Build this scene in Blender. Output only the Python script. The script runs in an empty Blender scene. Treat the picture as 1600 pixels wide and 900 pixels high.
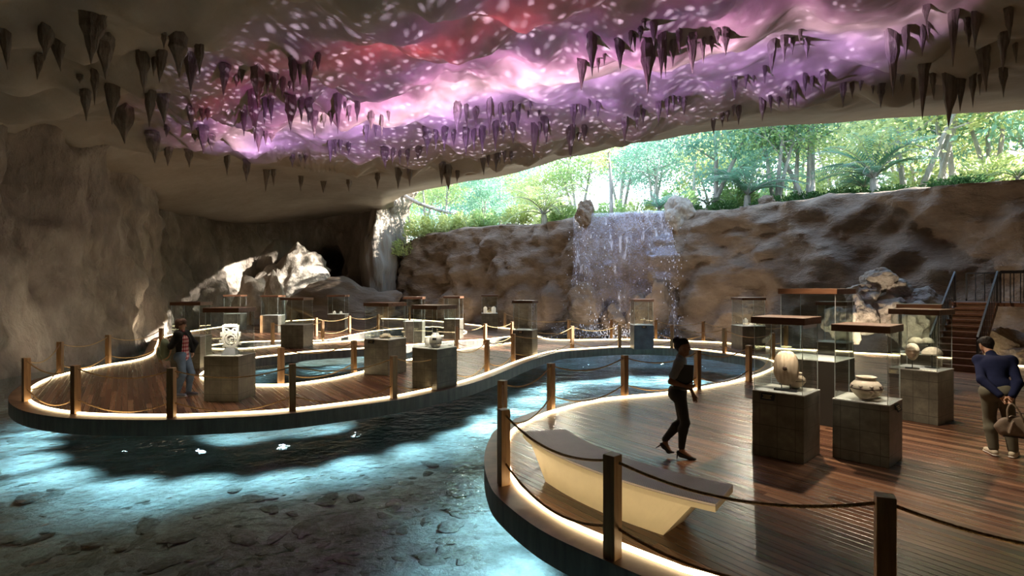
import bpy, bmesh, math, random
import numpy as np
from mathutils import Vector, Matrix, noise
PI = math.pi
random.seed(7)
scene = bpy.context.scene
C = scene.collection

# ------------------------------------------------------------------ camera
F, CAMZ = 870.0, 2.45
cam_d = bpy.data.cameras.new('camera')
cam = bpy.data.objects.new('camera', cam_d)
C.objects.link(cam)
cam.location = (0, 0, CAMZ)
cam.rotation_euler = (PI / 2, 0, 0)
cam_d.sensor_width = 36.0
cam_d.lens = 36.0 * F / 1600.0
cam_d.clip_end = 400
scene.camera = cam

# ------------------------------------------------------------------ exposure, world, sun
vs = scene.view_settings
vs.view_transform = 'Standard'
vs.look = 'None'
vs.gamma = 1.0
vs.use_curve_mapping = False
vs.exposure = 0.0
cy = scene.cycles
cy.use_denoising = True
cy.max_bounces = 10
cy.diffuse_bounces = 4
cy.glossy_bounces = 4
cy.transmission_bounces = 4
cy.transparent_max_bounces = 24
cy.caustics_reflective = False
cy.caustics_refractive = False
cy.sample_clamp_indirect = 6.0

SKY = 4.0
SUN = 32.0
w = bpy.data.worlds.new('sky')
scene.world = w
w.use_nodes = True
nt = w.node_tree
nt.nodes.clear()
bg = nt.nodes.new('ShaderNodeBackground')
ow = nt.nodes.new('ShaderNodeOutputWorld')
tc = nt.nodes.new('ShaderNodeTexCoord')
sx = nt.nodes.new('ShaderNodeSeparateXYZ')
cr = nt.nodes.new('ShaderNodeValToRGB')
cr.color_ramp.elements[0].position = 0.0
cr.color_ramp.elements[0].color = (0.80, 0.93, 0.95, 1)
cr.color_ramp.elements[1].position = 0.9
cr.color_ramp.elements[1].color = (0.36, 0.58, 0.95, 1)
nt.links.new(tc.outputs['Generated'], sx.inputs[0])
nt.links.new(sx.outputs['Z'], cr.inputs[0])
nt.links.new(cr.outputs[0], bg.inputs['Color'])
bg.inputs['Strength'].default_value = SKY
nt.links.new(bg.outputs[0], ow.inputs[0])

def lamp(name, typ, loc, energy, color, **kw):
    d = bpy.data.lights.new(name, typ)
    d.energy = energy
    d.color = color
    for k, v in kw.items():
        setattr(d, k, v)
    o = bpy.data.objects.new(name, d)
    C.objects.link(o)
    o.location = loc
    return o
def aim(o, d):
    o.rotation_euler = Vector(d).to_track_quat('-Z', 'Y').to_euler()
SUNDIR = Vector((0.95, -0.06, 0.365)).normalized()      # towards the sun
sun = lamp('sun', 'SUN', (40, 0, 40), SUN, (1.0, 0.95, 0.86), angle=0.01)
aim(sun, -SUNDIR)

# ------------------------------------------------------------------ picture -> place
def G(u, v, z=0.0):
    """the point of the level plane z seen at pixel u, v of the photograph"""
    Y = F * (CAMZ - z) / (v - 450.0)
    return Vector(((u - 800.0) / F * Y, Y, z))
def D(u, v, Y):
    return Vector(((u - 800.0) / F * Y, Y, CAMZ + (450.0 - v) / F * Y))

# ------------------------------------------------------------------ node material helpers
def newmat(name):
    m = bpy.data.materials.new(name)
    m.use_nodes = True
    n = m.node_tree
    n.nodes.clear()
    out = n.nodes.new('ShaderNodeOutputMaterial')
    return m, n, out
def nd(n, typ, **kw):
    x = n.nodes.new(typ)
    for k, v in kw.items():
        if k.startswith('i_'):
            key = k[2:]
            key = int(key) if key.isdigit() else key.replace('_', ' ')
            x.inputs[key].default_value = v
        else:
            setattr(x, k, v)
    return x
def ramp(n, fac, stops):
    r = n.nodes.new('ShaderNodeValToRGB')
    e = r.color_ramp.elements
    while len(e) < len(stops):
        e.new(0.5)
    for el, (p, c) in zip(e, stops):
        el.position = p
        el.color = tuple(c) + (1,) if len(c) == 3 else c
    n.links.new(fac, r.inputs[0])
    return r.outputs[0]
def coords(n, scale=(1, 1, 1), rot=(0, 0, 0), kind='Object'):
    t = n.nodes.new('ShaderNodeTexCoord')
    mp = n.nodes.new('ShaderNodeMapping')
    mp.inputs['Scale'].default_value = scale
    mp.inputs['Rotation'].default_value = rot
    n.links.new(t.outputs[kind], mp.inputs[0])
    return mp.outputs[0]
def noisetex(n, co, scale, detail=4, rough=0.55):
    t = nd(n, 'ShaderNodeTexNoise', i_Scale=scale, i_Detail=detail, i_Roughness=rough)
    n.links.new(co, t.inputs['Vector'])
    return t
def plain(name, col, rough=0.6, metal=0.0, var=0.12, vscale=8.0, bump=0.0, spec=0.5, emit=None):
    m, n, out = newmat(name)
    b = nd(n, 'ShaderNodeBsdfPrincipled', i_Roughness=rough, i_Metallic=metal)
    b.inputs['Specular IOR Level'].default_value = spec
    co = coords(n)
    t = noisetex(n, co, vscale)
    lo = tuple(max(0, c * (1 - var)) for c in col)
    hi = tuple(min(1, c * (1 + var)) for c in col)
    n.links.new(ramp(n, t.outputs[0], [(0.3, lo), (0.7, hi)]), b.inputs['Base Color'])
    if bump:
        bp = nd(n, 'ShaderNodeBump', i_Strength=bump, i_Distance=0.05)
        n.links.new(t.outputs[0], bp.inputs['Height'])
        n.links.new(bp.outputs[0], b.inputs['Normal'])
    n.links.new(b.outputs[0], out.inputs[0])
    return m
def emitter(name, col, strength):
    m, n, out = newmat(name)
    e = nd(n, 'ShaderNodeEmission', i_Strength=strength)
    e.inputs['Color'].default_value = tuple(col) + (1,)
    n.links.new(e.outputs[0], out.inputs[0])
    return m
def rock(name, c0, c1, c2, scale=0.5, bump=0.6, stretch=(1, 1, 1), rough=0.9, strata=0.0):
    m, n, out = newmat(name)
    b = nd(n, 'ShaderNodeBsdfPrincipled', i_Roughness=rough)
    b.inputs['Specular IOR Level'].default_value = 0.2
    co = coords(n, stretch)
    t1 = noisetex(n, co, scale, 8, 0.62)
    t2 = noisetex(n, co, scale * 7, 6, 0.6)
    t3 = noisetex(n, co, scale * 30, 4, 0.6)
    mx = nd(n, 'ShaderNodeMath', operation='ADD')
    s2 = nd(n, 'ShaderNodeMath', operation='MULTIPLY', i_1=0.45)
    n.links.new(t2.outputs[0], s2.inputs[0])
    n.links.new(t1.outputs[0], mx.inputs[0])
    n.links.new(s2.outputs[0], mx.inputs[1])
    n.links.new(ramp(n, mx.outputs[0], [(0.5, c0), (0.72, c1), (0.95, c2)]), b.inputs['Base Color'])
    h = nd(n, 'ShaderNodeMath', operation='ADD')
    s3 = nd(n, 'ShaderNodeMath', operation='MULTIPLY', i_1=0.25)
    n.links.new(t3.outputs[0], s3.inputs[0])
    n.links.new(t2.outputs[0], h.inputs[0])
    n.links.new(s3.outputs[0], h.inputs[1])
    bp = nd(n, 'ShaderNodeBump', i_Strength=bump, i_Distance=0.25)
    n.links.new(h.outputs[0], bp.inputs['Height'])
    n.links.new(bp.outputs[0], b.inputs['Normal'])
    n.links.new(b.outputs[0], out.inputs[0])
    return m
def schlick(n, f0, normal=None):
    """mirror share of a thin clear sheet, the same from both sides"""
    g = nd(n, 'ShaderNodeNewGeometry')
    d = nd(n, 'ShaderNodeVectorMath', operation='DOT_PRODUCT')
    n.links.new(normal or g.outputs['Normal'], d.inputs[0])
    n.links.new(g.outputs['Incoming'], d.inputs[1])
    a = nd(n, 'ShaderNodeMath', operation='ABSOLUTE')
    n.links.new(d.outputs['Value'], a.inputs[0])
    o = nd(n, 'ShaderNodeMath', operation='SUBTRACT', i_0=1.0, use_clamp=True)
    n.links.new(a.outputs[0], o.inputs[1])
    p = nd(n, 'ShaderNodeMath', operation='POWER', i_1=5.0)
    n.links.new(o.outputs[0], p.inputs[0])
    r = nd(n, 'ShaderNodeMath', operation='MULTIPLY_ADD', i_1=1 - f0, i_2=f0)
    n.links.new(p.outputs[0], r.inputs[0])
    return r.outputs[0]
def glass_mat(name, tint=(0.93, 0.97, 0.95), gain=1.0):
    m, n, out = newmat(name)
    tr = nd(n, 'ShaderNodeBsdfTransparent')
    tr.inputs[0].default_value = tuple(tint) + (1,)
    gl = nd(n, 'ShaderNodeBsdfGlossy', i_Roughness=0.01)
    mm = nd(n, 'ShaderNodeMath', operation='MULTIPLY', i_1=gain)
    n.links.new(schlick(n, 0.04), mm.inputs[0])
    mix = nd(n, 'ShaderNodeMixShader')
    n.links.new(mm.outputs[0], mix.inputs[0])
    n.links.new(tr.outputs[0], mix.inputs[1])
    n.links.new(gl.outputs[0], mix.inputs[2])
    n.links.new(mix.outputs[0], out.inputs[0])
    return m
def wood(name, c0, c1, c2, plank=None, rot=0.0, rough=0.4, grain=(1.2, 14, 14), bump=0.25):
    """plank = board width: boards along local x after turning by rot"""
    m, n, out = newmat(name)
    b = nd(n, 'ShaderNodeBsdfPrincipled', i_Roughness=rough)
    co = coords(n, (1, 1, 1), (0, 0, rot))
    st = nd(n, 'ShaderNodeVectorMath', operation='MULTIPLY')
    st.inputs[1].default_value = grain
    g = noisetex(n, st.outputs[0], 1.0, 5, 0.6)
    if plank:
        s = nd(n, 'ShaderNodeSeparateXYZ')
        n.links.new(co, s.inputs[0])
        dv = nd(n, 'ShaderNodeMath', operation='DIVIDE', i_1=plank)
        n.links.new(s.outputs['Y'], dv.inputs[0])
        fl = nd(n, 'ShaderNodeMath', operation='FLOOR')
        n.links.new(dv.outputs[0], fl.inputs[0])
        frc = nd(n, 'ShaderNodeMath', operation='FRACT')
        n.links.new(dv.outputs[0], frc.inputs[0])
        # board ends: each row is shifted and cut every 2.6 m
        wr = nd(n, 'ShaderNodeTexWhiteNoise', noise_dimensions='1D')
        n.links.new(fl.outputs[0], wr.inputs['W'])
        xs = nd(n, 'ShaderNodeMath', operation='DIVIDE', i_1=5.2)
        n.links.new(s.outputs['X'], xs.inputs[0])
        xa = nd(n, 'ShaderNodeMath', operation='ADD')
        n.links.new(xs.outputs[0], xa.inputs[0])
        n.links.new(wr.outputs['Value'], xa.inputs[1])
        xf = nd(n, 'ShaderNodeMath', operation='FLOOR')
        n.links.new(xa.outputs[0], xf.inputs[0])
        cb = nd(n, 'ShaderNodeCombineXYZ')
        n.links.new(xf.outputs[0], cb.inputs[0])
        n.links.new(fl.outputs[0], cb.inputs[1])
        wn = nd(n, 'ShaderNodeTexWhiteNoise', noise_dimensions='2D')
        n.links.new(cb.outputs[0], wn.inputs['Vector'])
        sh = nd(n, 'ShaderNodeVectorMath', operation='SCALE', i_Scale=9.0)
        n.links.new(wn.outputs['Color'], sh.inputs[0])
        ad = nd(n, 'ShaderNodeVectorMath', operation='ADD')
        n.links.new(co, ad.inputs[0])
        n.links.new(sh.outputs[0], ad.inputs[1])
        n.links.new(ad.outputs[0], st.inputs[0])
        a2 = nd(n, 'ShaderNodeMath', operation='MULTIPLY_ADD', i_1=0.72, i_2=0.0)
        n.links.new(wn.outputs['Value'], a2.inputs[0])
        a3 = nd(n, 'ShaderNodeMath', operation='MULTIPLY_ADD', i_1=0.28)
        n.links.new(g.outputs[0], a3.inputs[0])
        n.links.new(a2.outputs[0], a3.inputs[2])
        fac = a3.outputs[0]
        # gap between boards
        dd = nd(n, 'ShaderNodeMath', operation='SUBTRACT', i_1=0.5)
        n.links.new(frc.outputs[0], dd.inputs[0])
        ab = nd(n, 'ShaderNodeMath', operation='ABSOLUTE')
        n.links.new(dd.outputs[0], ab.inputs[0])
        gap = nd(n, 'ShaderNodeMapRange', i_1=0.42, i_2=0.49)
        n.links.new(ab.outputs[0], gap.inputs[0])
        dark = nd(n, 'ShaderNodeMix', data_type='RGBA')
        n.links.new(gap.outputs[0], dark.inputs[0])
        n.links.new(ramp(n, fac, [(0.1, c0), (0.5, c1), (0.95, c2)]), dark.inputs[6])
        dark.inputs[7].default_value = (0.012, 0.008, 0.006, 1)
        n.links.new(dark.outputs[2], b.inputs['Base Color'])
        inv = nd(n, 'ShaderNodeMath', operation='SUBTRACT', i_0=1.0)
        n.links.new(gap.outputs[0], inv.inputs[1])
        hh = nd(n, 'ShaderNodeMath', operation='MULTIPLY_ADD', i_1=0.04)
        n.links.new(g.outputs[0], hh.inputs[0])
        n.links.new(inv.outputs[0], hh.inputs[2])
        bp = nd(n, 'ShaderNodeBump', i_Strength=bump, i_Distance=0.012)
        n.links.new(hh.outputs[0], bp.inputs['Height'])
        n.links.new(bp.outputs[0], b.inputs['Normal'])
        rr = nd(n, 'ShaderNodeMapRange', i_1=0.0, i_2=1.0, i_3=rough - 0.1, i_4=rough + 0.2)
        n.links.new(g.outputs[0], rr.inputs[0])
        n.links.new(rr.outputs[0], b.inputs['Roughness'])
    else:
        n.links.new(co, st.inputs[0])
        n.links.new(ramp(n, g.outputs[0], [(0.25, c0), (0.5, c1), (0.8, c2)]), b.inputs['Base Color'])
        bp = nd(n, 'ShaderNodeBump', i_Strength=bump, i_Distance=0.01)
        n.links.new(g.outputs[0], bp.inputs['Height'])
        n.links.new(bp.outputs[0], b.inputs['Normal'])
    n.links.new(b.outputs[0], out.inputs[0])
    return m

# ------------------------------------------------------------------ mesh builders
class MB:
    def __init__(s):
        s.v, s.f, s.mi = [], [], []
    def add(s, vs, fs, mi=0):
        o = len(s.v)
        s.v += [tuple(v) for v in vs]
        s.f += [tuple(i + o for i in f) for f in fs]
        s.mi += [mi] * len(fs)
        return s
    def box(s, c, size, rz=0.0, mi=0, M=None):
        hx, hy, hz = size[0] / 2, size[1] / 2, size[2] / 2
        vs = [Vector((x, y, z)) for x in (-hx, hx) for y in (-hy, hy) for z in (-hz, hz)]
        R = M if M is not None else Matrix.Rotation(rz, 3, 'Z')
        vs = [R @ v + Vector(c) for v in vs]
        return s.add(vs, [(0, 1, 3, 2), (4, 6, 7, 5), (0, 4, 5, 1), (2, 3, 7, 6), (0, 2, 6, 4), (1, 5, 7, 3)], mi)
    def bar(s, a, b, w, h, mi=0):
        a, b = Vector(a), Vector(b)
        d = b - a
        q = d.to_track_quat('X', 'Z').to_matrix()
        return s.box((a + b) / 2, (d.length, w, h), M=q, mi=mi)
    def tube(s, pts, rad, n=8, mi=0, cap=True):
        pts = [Vector(p) for p in pts]
        rs = rad if isinstance(rad, (list, tuple)) else [rad] * len(pts)
        rings, up = [], Vector((0, 0, 1))
        prev = None
        for i, p in enumerate(pts):
            t = (pts[min(i + 1, len(pts) - 1)] - pts[max(i - 1, 0)]).normalized()
            if prev is None:
                a = t.cross(Vector((0, 0, 1)))
                if a.length < 0.1:
                    a = t.cross(Vector((1, 0, 0)))
            else:
                a = prev - t * prev.dot(t)
            a.normalize()
            prev = a
            bb = t.cross(a)
            rings.append([p + (a * math.cos(2 * PI * k / n) + bb * math.sin(2 * PI * k / n)) * rs[i] for k in range(n)])
        vs = [v for r in rings for v in r]
        fs = []
        for i in range(len(pts) - 1):
            for k in range(n):
                k2 = (k + 1) % n
                fs.append((i * n + k, i * n + k2, (i + 1) * n + k2, (i + 1) * n + k))
        if cap:
            fs.append(tuple(range(n - 1, -1, -1)))
            fs.append(tuple((len(pts) - 1) * n + k for k in range(n)))
        return s.add(vs, fs, mi)
    def lathe(s, prof, n=32, c=(0, 0, 0), mi=0):
        vs, fs = [], []
        for r, z in prof:
            for k in range(n):
                a = 2 * PI * k / n
                vs.append((c[0] + r * math.cos(a), c[1] + r * math.sin(a), c[2] + z))
        for i in range(len(prof) - 1):
            for k in range(n):
                k2 = (k + 1) % n
                fs.append((i * n + k, i * n + k2, (i + 1) * n + k2, (i + 1) * n + k))
        fs.append(tuple(range(n - 1, -1, -1)))
        fs.append(tuple((len(prof) - 1) * n + k for k in range(n)))
        return s.add(vs, fs, mi)
    def build(s, name, mats, parent=None, smooth=False, bevel=0.0):
        me = bpy.data.meshes.new(name)
        me.from_pydata(s.v, [], s.f)
        for m in (mats if isinstance(mats, (list, tuple)) else [mats]):
            me.materials.append(m)
        me.polygons.foreach_set('material_index', s.mi)
        if smooth:
            me.polygons.foreach_set('use_smooth', [True] * len(me.polygons))
        me.update()
        o = bpy.data.objects.new(name, me)
        C.objects.link(o)
        if parent is not None:
            o.parent = parent
        if bevel:
            bv = o.modifiers.new('bevel', 'BEVEL')
            bv.width = bevel
            bv.segments = 2
            bv.limit_method = 'ANGLE'
        return o
def meshobj(name, vs, fs, mats, parent=None, smooth=True):
    b = MB()
    b.v = [tuple(v) for v in vs]
    b.f = [tuple(f) for f in fs]
    b.mi = [0] * len(fs)
    return b.build(name, mats, parent, smooth)
def tag(o, label=None, cat=None, group=None, kind=None):
    if label: o['label'] = label
    if cat: o['category'] = cat
    if group: o['group'] = group
    if kind: o['kind'] = kind
    return o
def thing(name, label, cat, loc=(0, 0, 0), rz=0.0, group=None):
    o = bpy.data.objects.new(name, None)
    C.objects.link(o)
    o.empty_display_size = 0.2
    o.location = loc
    o.rotation_euler = (0, 0, rz)
    return tag(o, label, cat, group)
def copy_tree(o, loc=None, rz=None, label=None, group=None):
    r = o.copy()
    C.objects.link(r)
    if loc is not None: r.location = loc
    if rz is not None: r.rotation_euler = (0, 0, rz)
    if label: r['label'] = label
    if group: r['group'] = group
    for ch in list(o.children):
        c = ch.copy()
        C.objects.link(c)
        c.parent = r
        for g in list(ch.children):
            d = g.copy()
            C.objects.link(d)
            d.parent = c
    return r
def spline(pts, n=6, closed=False):
    """Catmull-Rom through the points"""
    P = [Vector(p) for p in pts]
    N = len(P)
    out = []
    for i in range(N if closed else N - 1):
        g = (lambda k: P[k % N]) if closed else (lambda k: P[min(max(k, 0), N - 1)])
        p0, p1, p2, p3 = g(i - 1), g(i), g(i + 1), g(i + 2)
        for j in range(n):
            t = j / n
            out.append(0.5 * ((2 * p1) + (p2 - p0) * t + (2 * p0 - 5 * p1 + 4 * p2 - p3) * t * t + (3 * p1 - p0 - 3 * p2 + p3) * t ** 3))
    if not closed:
        out.append(P[-1])
    return out
def fbm(p, o=4, s=1.0):
    return noise.fractal(Vector(p) * s, 1.0, 2.0, o)
def smooth01(t):
    t = max(0.0, min(1.0, t))
    return t * t * (3 - 2 * t)
def lerp_table(tab, x):
    if x <= tab[0][0]: return tab[0][1]
    for (a, fa), (b, fb) in zip(tab, tab[1:]):
        if x <= b:
            return fa + (fb - fa) * (x - a) / (b - a)
    return tab[-1][1]
GALAXY, LED, POOLW = 3200.0, 12.0, 230.0
SHADE = [(-2.5, 48.8, 0.55, 'dark_a', 'low dense blue green tree behind the bushes at the left end'), (14, 38.6, 1.0, 'dark_a', 'tall blue green tree behind the small dark fern'),
         (26, 14, 1.2, 'dark_a'), (24, 33.5, 1.1, 'round_a'), (33, 33, 1.3, 'dark_a'), (37, 18, 1.3, 'round_a')]
CASE = 42.0
# warm ceiling spots over the cases, warm washers at the foot of the walls
def deck_spot(x, y, z, e, tx, ty, size=75, tz=0.0, name='ceiling_spot_lamp', col=(1.0, 0.80, 0.56)):
    o = lamp(name, 'SPOT', (x, y, z), e, col, spot_size=math.radians(size), spot_blend=0.6, shadow_soft_size=0.04)
    aim(o, Vector((tx - x, ty - y, tz - z)))
deck_spot(4.75, 9.0, 4.4, 900, 5.1, 8.6, 88)
deck_spot(8.2, 11.5, 5.2, 700, 8.6, 9.6, 100)
deck_spot(13.0, 17.5, 5.5, 480, 14.0, 17.0, 90)
for x, y, tx, ty, tz, e in ((-12.6, 11.5, -17, 14.5, 1.4, 120), (-14.4, 15.5, -18, 19.5, 1.5, 120), (-15.0, 19.0, -19, 24, 1.8, 130), (-16.5, 26, -21, 31, 2.2, 200),
                            (6.2, 31.0, 6.6, 35.0, 2.0, 420), (11.2, 28.5, 12.0, 32.5, 3.0, 380), (12.6, 19.5, 16.0, 24.0, 3.0, 650), (17.0, 18.0, 20.5, 21.5, 3.0, 300), (-4.5, 40.5, -4.0, 44.5, 3.0, 150), (1.0, 36.0, 1.5, 40.5, 3.0, 150)):
    deck_spot(x, y, 0.15, e, tx, ty, 110, tz, 'wall_wash_lamp', (1.0, 0.84, 0.64))

for x, y, tx, ty, e in ((-7.2, 45.2, -8.6, 42, 598), (-3.2, 42.2, -4.5, 38, 690), (1.5, 39.2, -0.5, 33.5, 781), (3.6, 38.0, 3.0, 30.5, 781), (10.2, 34.0, 7.5, 26, 781), (13.2, 31.2, 11, 24, 690), (17.2, 26.8, 15, 22, 220)):
    deck_spot(x, y, 7.75, e, tx, ty, 130, 9.3, 'added_rim_fill', (1.0, 0.88, 0.68))  # fill added to brighten the ceiling rim, no known lamps there
deck_spot(-7.6, 12.6, 5.6, 520, -7.6, 12.3, 95)
deck_spot(-2.6, 15.6, 5.6, 420, -2.6, 15.2, 95)
deck_spot(-9.5, 23.5, 6.0, 350, -9.5, 22.8, 95)

# ================================================================== THE GALAXY PROJECTOR
PROJ = Vector((-1.9, 14.6, 2.3))
def galaxy(loc, energy):
    o = lamp('galaxy_projector_light', 'SPOT', loc, energy, (1, 1, 1), spot_size=math.radians(160), spot_blend=0.3, shadow_soft_size=0.015)
    o.rotation_euler = (PI, 0, 0)
    d = o.data
    d.use_nodes = True
    n = d.node_tree
    n.nodes.clear()
    out = n.nodes.new('ShaderNodeOutputLight')
    em = n.nodes.new('ShaderNodeEmission')
    g = nd(n, 'ShaderNodeNewGeometry')
    s = nd(n, 'ShaderNodeSeparateXYZ')
    n.links.new(g.outputs['Incoming'], s.inputs[0])
    az = nd(n, 'ShaderNodeMath', operation='ABSOLUTE')
    n.links.new(s.outputs['Z'], az.inputs[0])
    mz = nd(n, 'ShaderNodeMath', operation='MAXIMUM', i_1=0.05)
    n.links.new(az.outputs[0], mz.inputs[0])
    H = 7.3
    pxs = []
    for ax, off in (('X', loc[0]), ('Y', loc[1])):
        q = nd(n, 'ShaderNodeMath', operation='DIVIDE')
        n.links.new(s.outputs[ax], q.inputs[0])
        n.links.new(mz.outputs[0], q.inputs[1])
        m2 = nd(n, 'ShaderNodeMath', operation='MULTIPLY_ADD', i_1=H * GSIGN, i_2=off)
        n.links.new(q.outputs[0], m2.inputs[0])
        pxs.append(m2.outputs[0])
    cb = nd(n, 'ShaderNodeCombineXYZ')
    n.links.new(pxs[0], cb.inputs[0])
    n.links.new(pxs[1], cb.inputs[1])
    P = cb.outputs[0]
    def M(op, a, b=None, c=None):
        x = nd(n, 'ShaderNodeMath', operation=op)
        for i, v in enumerate((a, b, c)):
            if v is None: continue
            if isinstance(v, (int, float)): x.inputs[i].default_value = v
            else: n.links.new(v, x.inputs[i])
        return x.outputs[0]
    # signed distance across the band (line through (-2.5, 19.3), direction (.9,-.42))
    u = M('ADD', M('MULTIPLY', M('ADD', pxs[0], 2.0), 0.42), M('MULTIPLY', M('ADD', pxs[1], -19.2), 0.906))
    wv = noisetex(n, P, 0.22, 5, 0.6)
    u2 = M('ADD', u, M('MULTIPLY', M('SUBTRACT', wv.outputs[0], 0.5), 4.2))
    col = ramp(n, M('MULTIPLY_ADD', u2, 1 / 16.0, 0.5), [
        (0.05, (0.03, 0.01, 0.06)), (0.19, (0.28, 0.10, 0.46)), (0.25, (0.62, 0.07, 0.24)), (0.31, (0.52, 0.10, 0.40)), (0.39, (0.30, 0.12, 0.46)),
        (0.46, (0.80, 0.34, 0.80)), (0.53, (1.0, 0.64, 0.95)), (0.60, (0.66, 0.38, 1.0)), (0.72, (0.45, 0.24, 0.78)), (0.87, (0.27, 0.15, 0.32)), (1.0, (0.13, 0.08, 0.13))])
    dn = noisetex(n, P, 0.55, 6, 0.62)
    cl = M('POWER', M('MULTIPLY', dn.outputs[0], 1.75), 2.6)
    def gauss(x, c, s_):
        return M('EXPONENT', M('MULTIPLY', M('POWER', M('MULTIPLY', M('SUBTRACT', x, c), 1 / s_), 2.0), -1.0))
    along = gauss(pxs[0], 0.3, 6.5)
    core = M('MULTIPLY', gauss(u2, 0.7, 1.5), M('MULTIPLY_ADD', along, 2.1, 1.0))
    red = M('MULTIPLY', gauss(u2, -3.7, 1.2), M('MULTIPLY', gauss(pxs[0], -1.8, 2.8), 0.75))
    dens = M('MULTIPLY', cl, M('ADD', M('ADD', core, red), M('MULTIPLY_ADD', gauss(u2, 2.0, 4.2), 0.95, 0.25)))
    # stars
    def stars(scale, r, pw):
        v = nd(n, 'ShaderNodeTexVoronoi', i_Scale=scale)
        n.links.new(P, v.inputs['Vector'])
        s1 = M('SUBTRACT', 1.0, M('DIVIDE', v.outputs['Distance'], r))
        s2 = M('MAXIMUM', s1, 0.0)
        sc = nd(n, 'ShaderNodeSeparateColor')
        n.links.new(v.outputs['Color'], sc.inputs[0])
        keep = M('POWER', sc.outputs[0], 1.8)
        return M('MULTIPLY', M('MULTIPLY', M('POWER', s2, 0.9), keep), pw), v.outputs['Color']
    st1, c1 = stars(3.4, 0.42, 3.2)
    st2, c2 = stars(1.7, 0.30, 3.4)
    st = M('ADD', st1, st2)
    rx = nd(n, 'ShaderNodeMix', data_type='RGBA')
    n.links.new(M('MINIMUM', M('MULTIPLY', M('MULTIPLY', red, cl), 0.85), 0.85), rx.inputs[0])
    n.links.new(col, rx.inputs[6])
    rx.inputs[7].default_value = (1.0, 0.14, 0.20, 1)
    neb = nd(n, 'ShaderNodeVectorMath', operation='SCALE')
    n.links.new(rx.outputs[2], neb.inputs[0])
    n.links.new(dens, neb.inputs['Scale'])
    scol = nd(n, 'ShaderNodeMix', data_type='RGBA', i_0=0.65)
    n.links.new(col, scol.inputs[6])
    scol.inputs[7].default_value = (0.80, 0.74, 1.0, 1)
    sv = nd(n, 'ShaderNodeVectorMath', operation='SCALE')
    n.links.new(scol.outputs[2], sv.inputs[0])
    n.links.new(st, sv.inputs['Scale'])
    tot = nd(n, 'ShaderNodeVectorMath', operation='ADD')
    n.links.new(neb.outputs[0], tot.inputs[0])
    n.links.new(sv.outputs[0], tot.inputs[1])
    # soft edge of the picture
    ex = M('POWER', M('DIVIDE', M('ADD', M('ADD', pxs[0], M('MULTIPLY', pxs[1], 0.6)), 1.6 - 0.6 * 20.5), 13.0), 2.0)
    ey = M('POWER', M('DIVIDE', M('ADD', pxs[1], -21.0), 10.4), 2.0)
    e2 = M('ADD', M('ADD', ex, ey), M('MULTIPLY', M('SUBTRACT', wv.outputs[0], 0.5), 0.8))
    msk = nd(n, 'ShaderNodeMapRange', interpolation_type='SMOOTHSTEP', i_1=1.1, i_2=0.45, i_3=0.0, i_4=1.0)
    n.links.new(e2, msk.inputs[0])
    # keep the picture about equally bright away from the centre (a projector's lens does this)
    comp = M('POWER', M('DIVIDE', 1.0, mz.outputs[0]), 2.2)
    fin = nd(n, 'ShaderNodeVectorMath', operation='SCALE')
    n.links.new(tot.outputs[0], fin.inputs[0])
    n.links.new(M('MULTIPLY', msk.outputs[0], comp), fin.inputs['Scale'])
    n.links.new(fin.outputs[0], em.inputs['Color'])
    n.links.new(em.outputs[0], out.inputs[0])
    return o
GSIGN = 1.0
galaxy(PROJ, GALAXY)

# ================================================================== MATERIALS OF THE PLACE
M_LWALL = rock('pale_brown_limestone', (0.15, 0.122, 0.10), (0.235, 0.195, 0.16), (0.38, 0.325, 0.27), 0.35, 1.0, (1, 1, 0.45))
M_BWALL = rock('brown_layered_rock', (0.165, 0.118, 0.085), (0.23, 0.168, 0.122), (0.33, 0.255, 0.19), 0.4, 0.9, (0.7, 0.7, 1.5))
M_CEIL = rock('buff_ceiling_rock', (0.24, 0.205, 0.168), (0.29, 0.25, 0.205), (0.34, 0.295, 0.245), 0.25, 0.12)
M_STAL = rock('grey_dripstone', (0.09, 0.075, 0.062), (0.17, 0.143, 0.12), (0.27, 0.23, 0.195), 1.2, 0.5, (1, 1, 0.3))
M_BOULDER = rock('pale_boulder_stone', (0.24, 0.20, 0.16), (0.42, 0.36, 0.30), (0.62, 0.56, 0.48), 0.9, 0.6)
M_STONE = rock('dark_pool_stone', (0.13, 0.115, 0.10), (0.26, 0.24, 0.21), (0.42, 0.40, 0.36), 2.5, 0.4)
M_POOL = rock('pale_pool_bed', (0.19, 0.165, 0.138), (0.36, 0.345, 0.315), (0.56, 0.57, 0.535), 0.9, 0.5)
M_SOIL = rock('leaf_litter_soil', (0.06, 0.05, 0.03), (0.14, 0.12, 0.06), (0.26, 0.24, 0.12), 1.2, 0.5)
PLANK_ROT = -math.atan2(1.0, -0.69)
M_DECK = wood('deck_boards', (0.045, 0.018, 0.010), (0.125, 0.054, 0.029), (0.30, 0.155, 0.088), plank=0.105, rot=PLANK_ROT, rough=0.24, grain=(0.22, 11, 11), bump=0.3)
M_RIM = wood('dark_rim_wood', (0.06, 0.03, 0.018), (0.13, 0.07, 0.04), (0.22, 0.13, 0.08), rough=0.42, grain=(3, 3, 9))
M_FASCIA = wood('weathered_fascia_boards', (0.07, 0.062, 0.052), (0.13, 0.115, 0.095), (0.20, 0.18, 0.15), rough=0.6, grain=(9, 9, 1.2), bump=0.5)
M_POST = wood('golden_post_wood', (0.16, 0.085, 0.035), (0.30, 0.17, 0.075), (0.44, 0.28, 0.13), rough=0.5, grain=(18, 18, 1.6))
M_LID = wood('red_brown_lid_wood', (0.06, 0.025, 0.012), (0.115, 0.05, 0.025), (0.18, 0.085, 0.045), rough=0.45, grain=(3, 14, 14))
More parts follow.
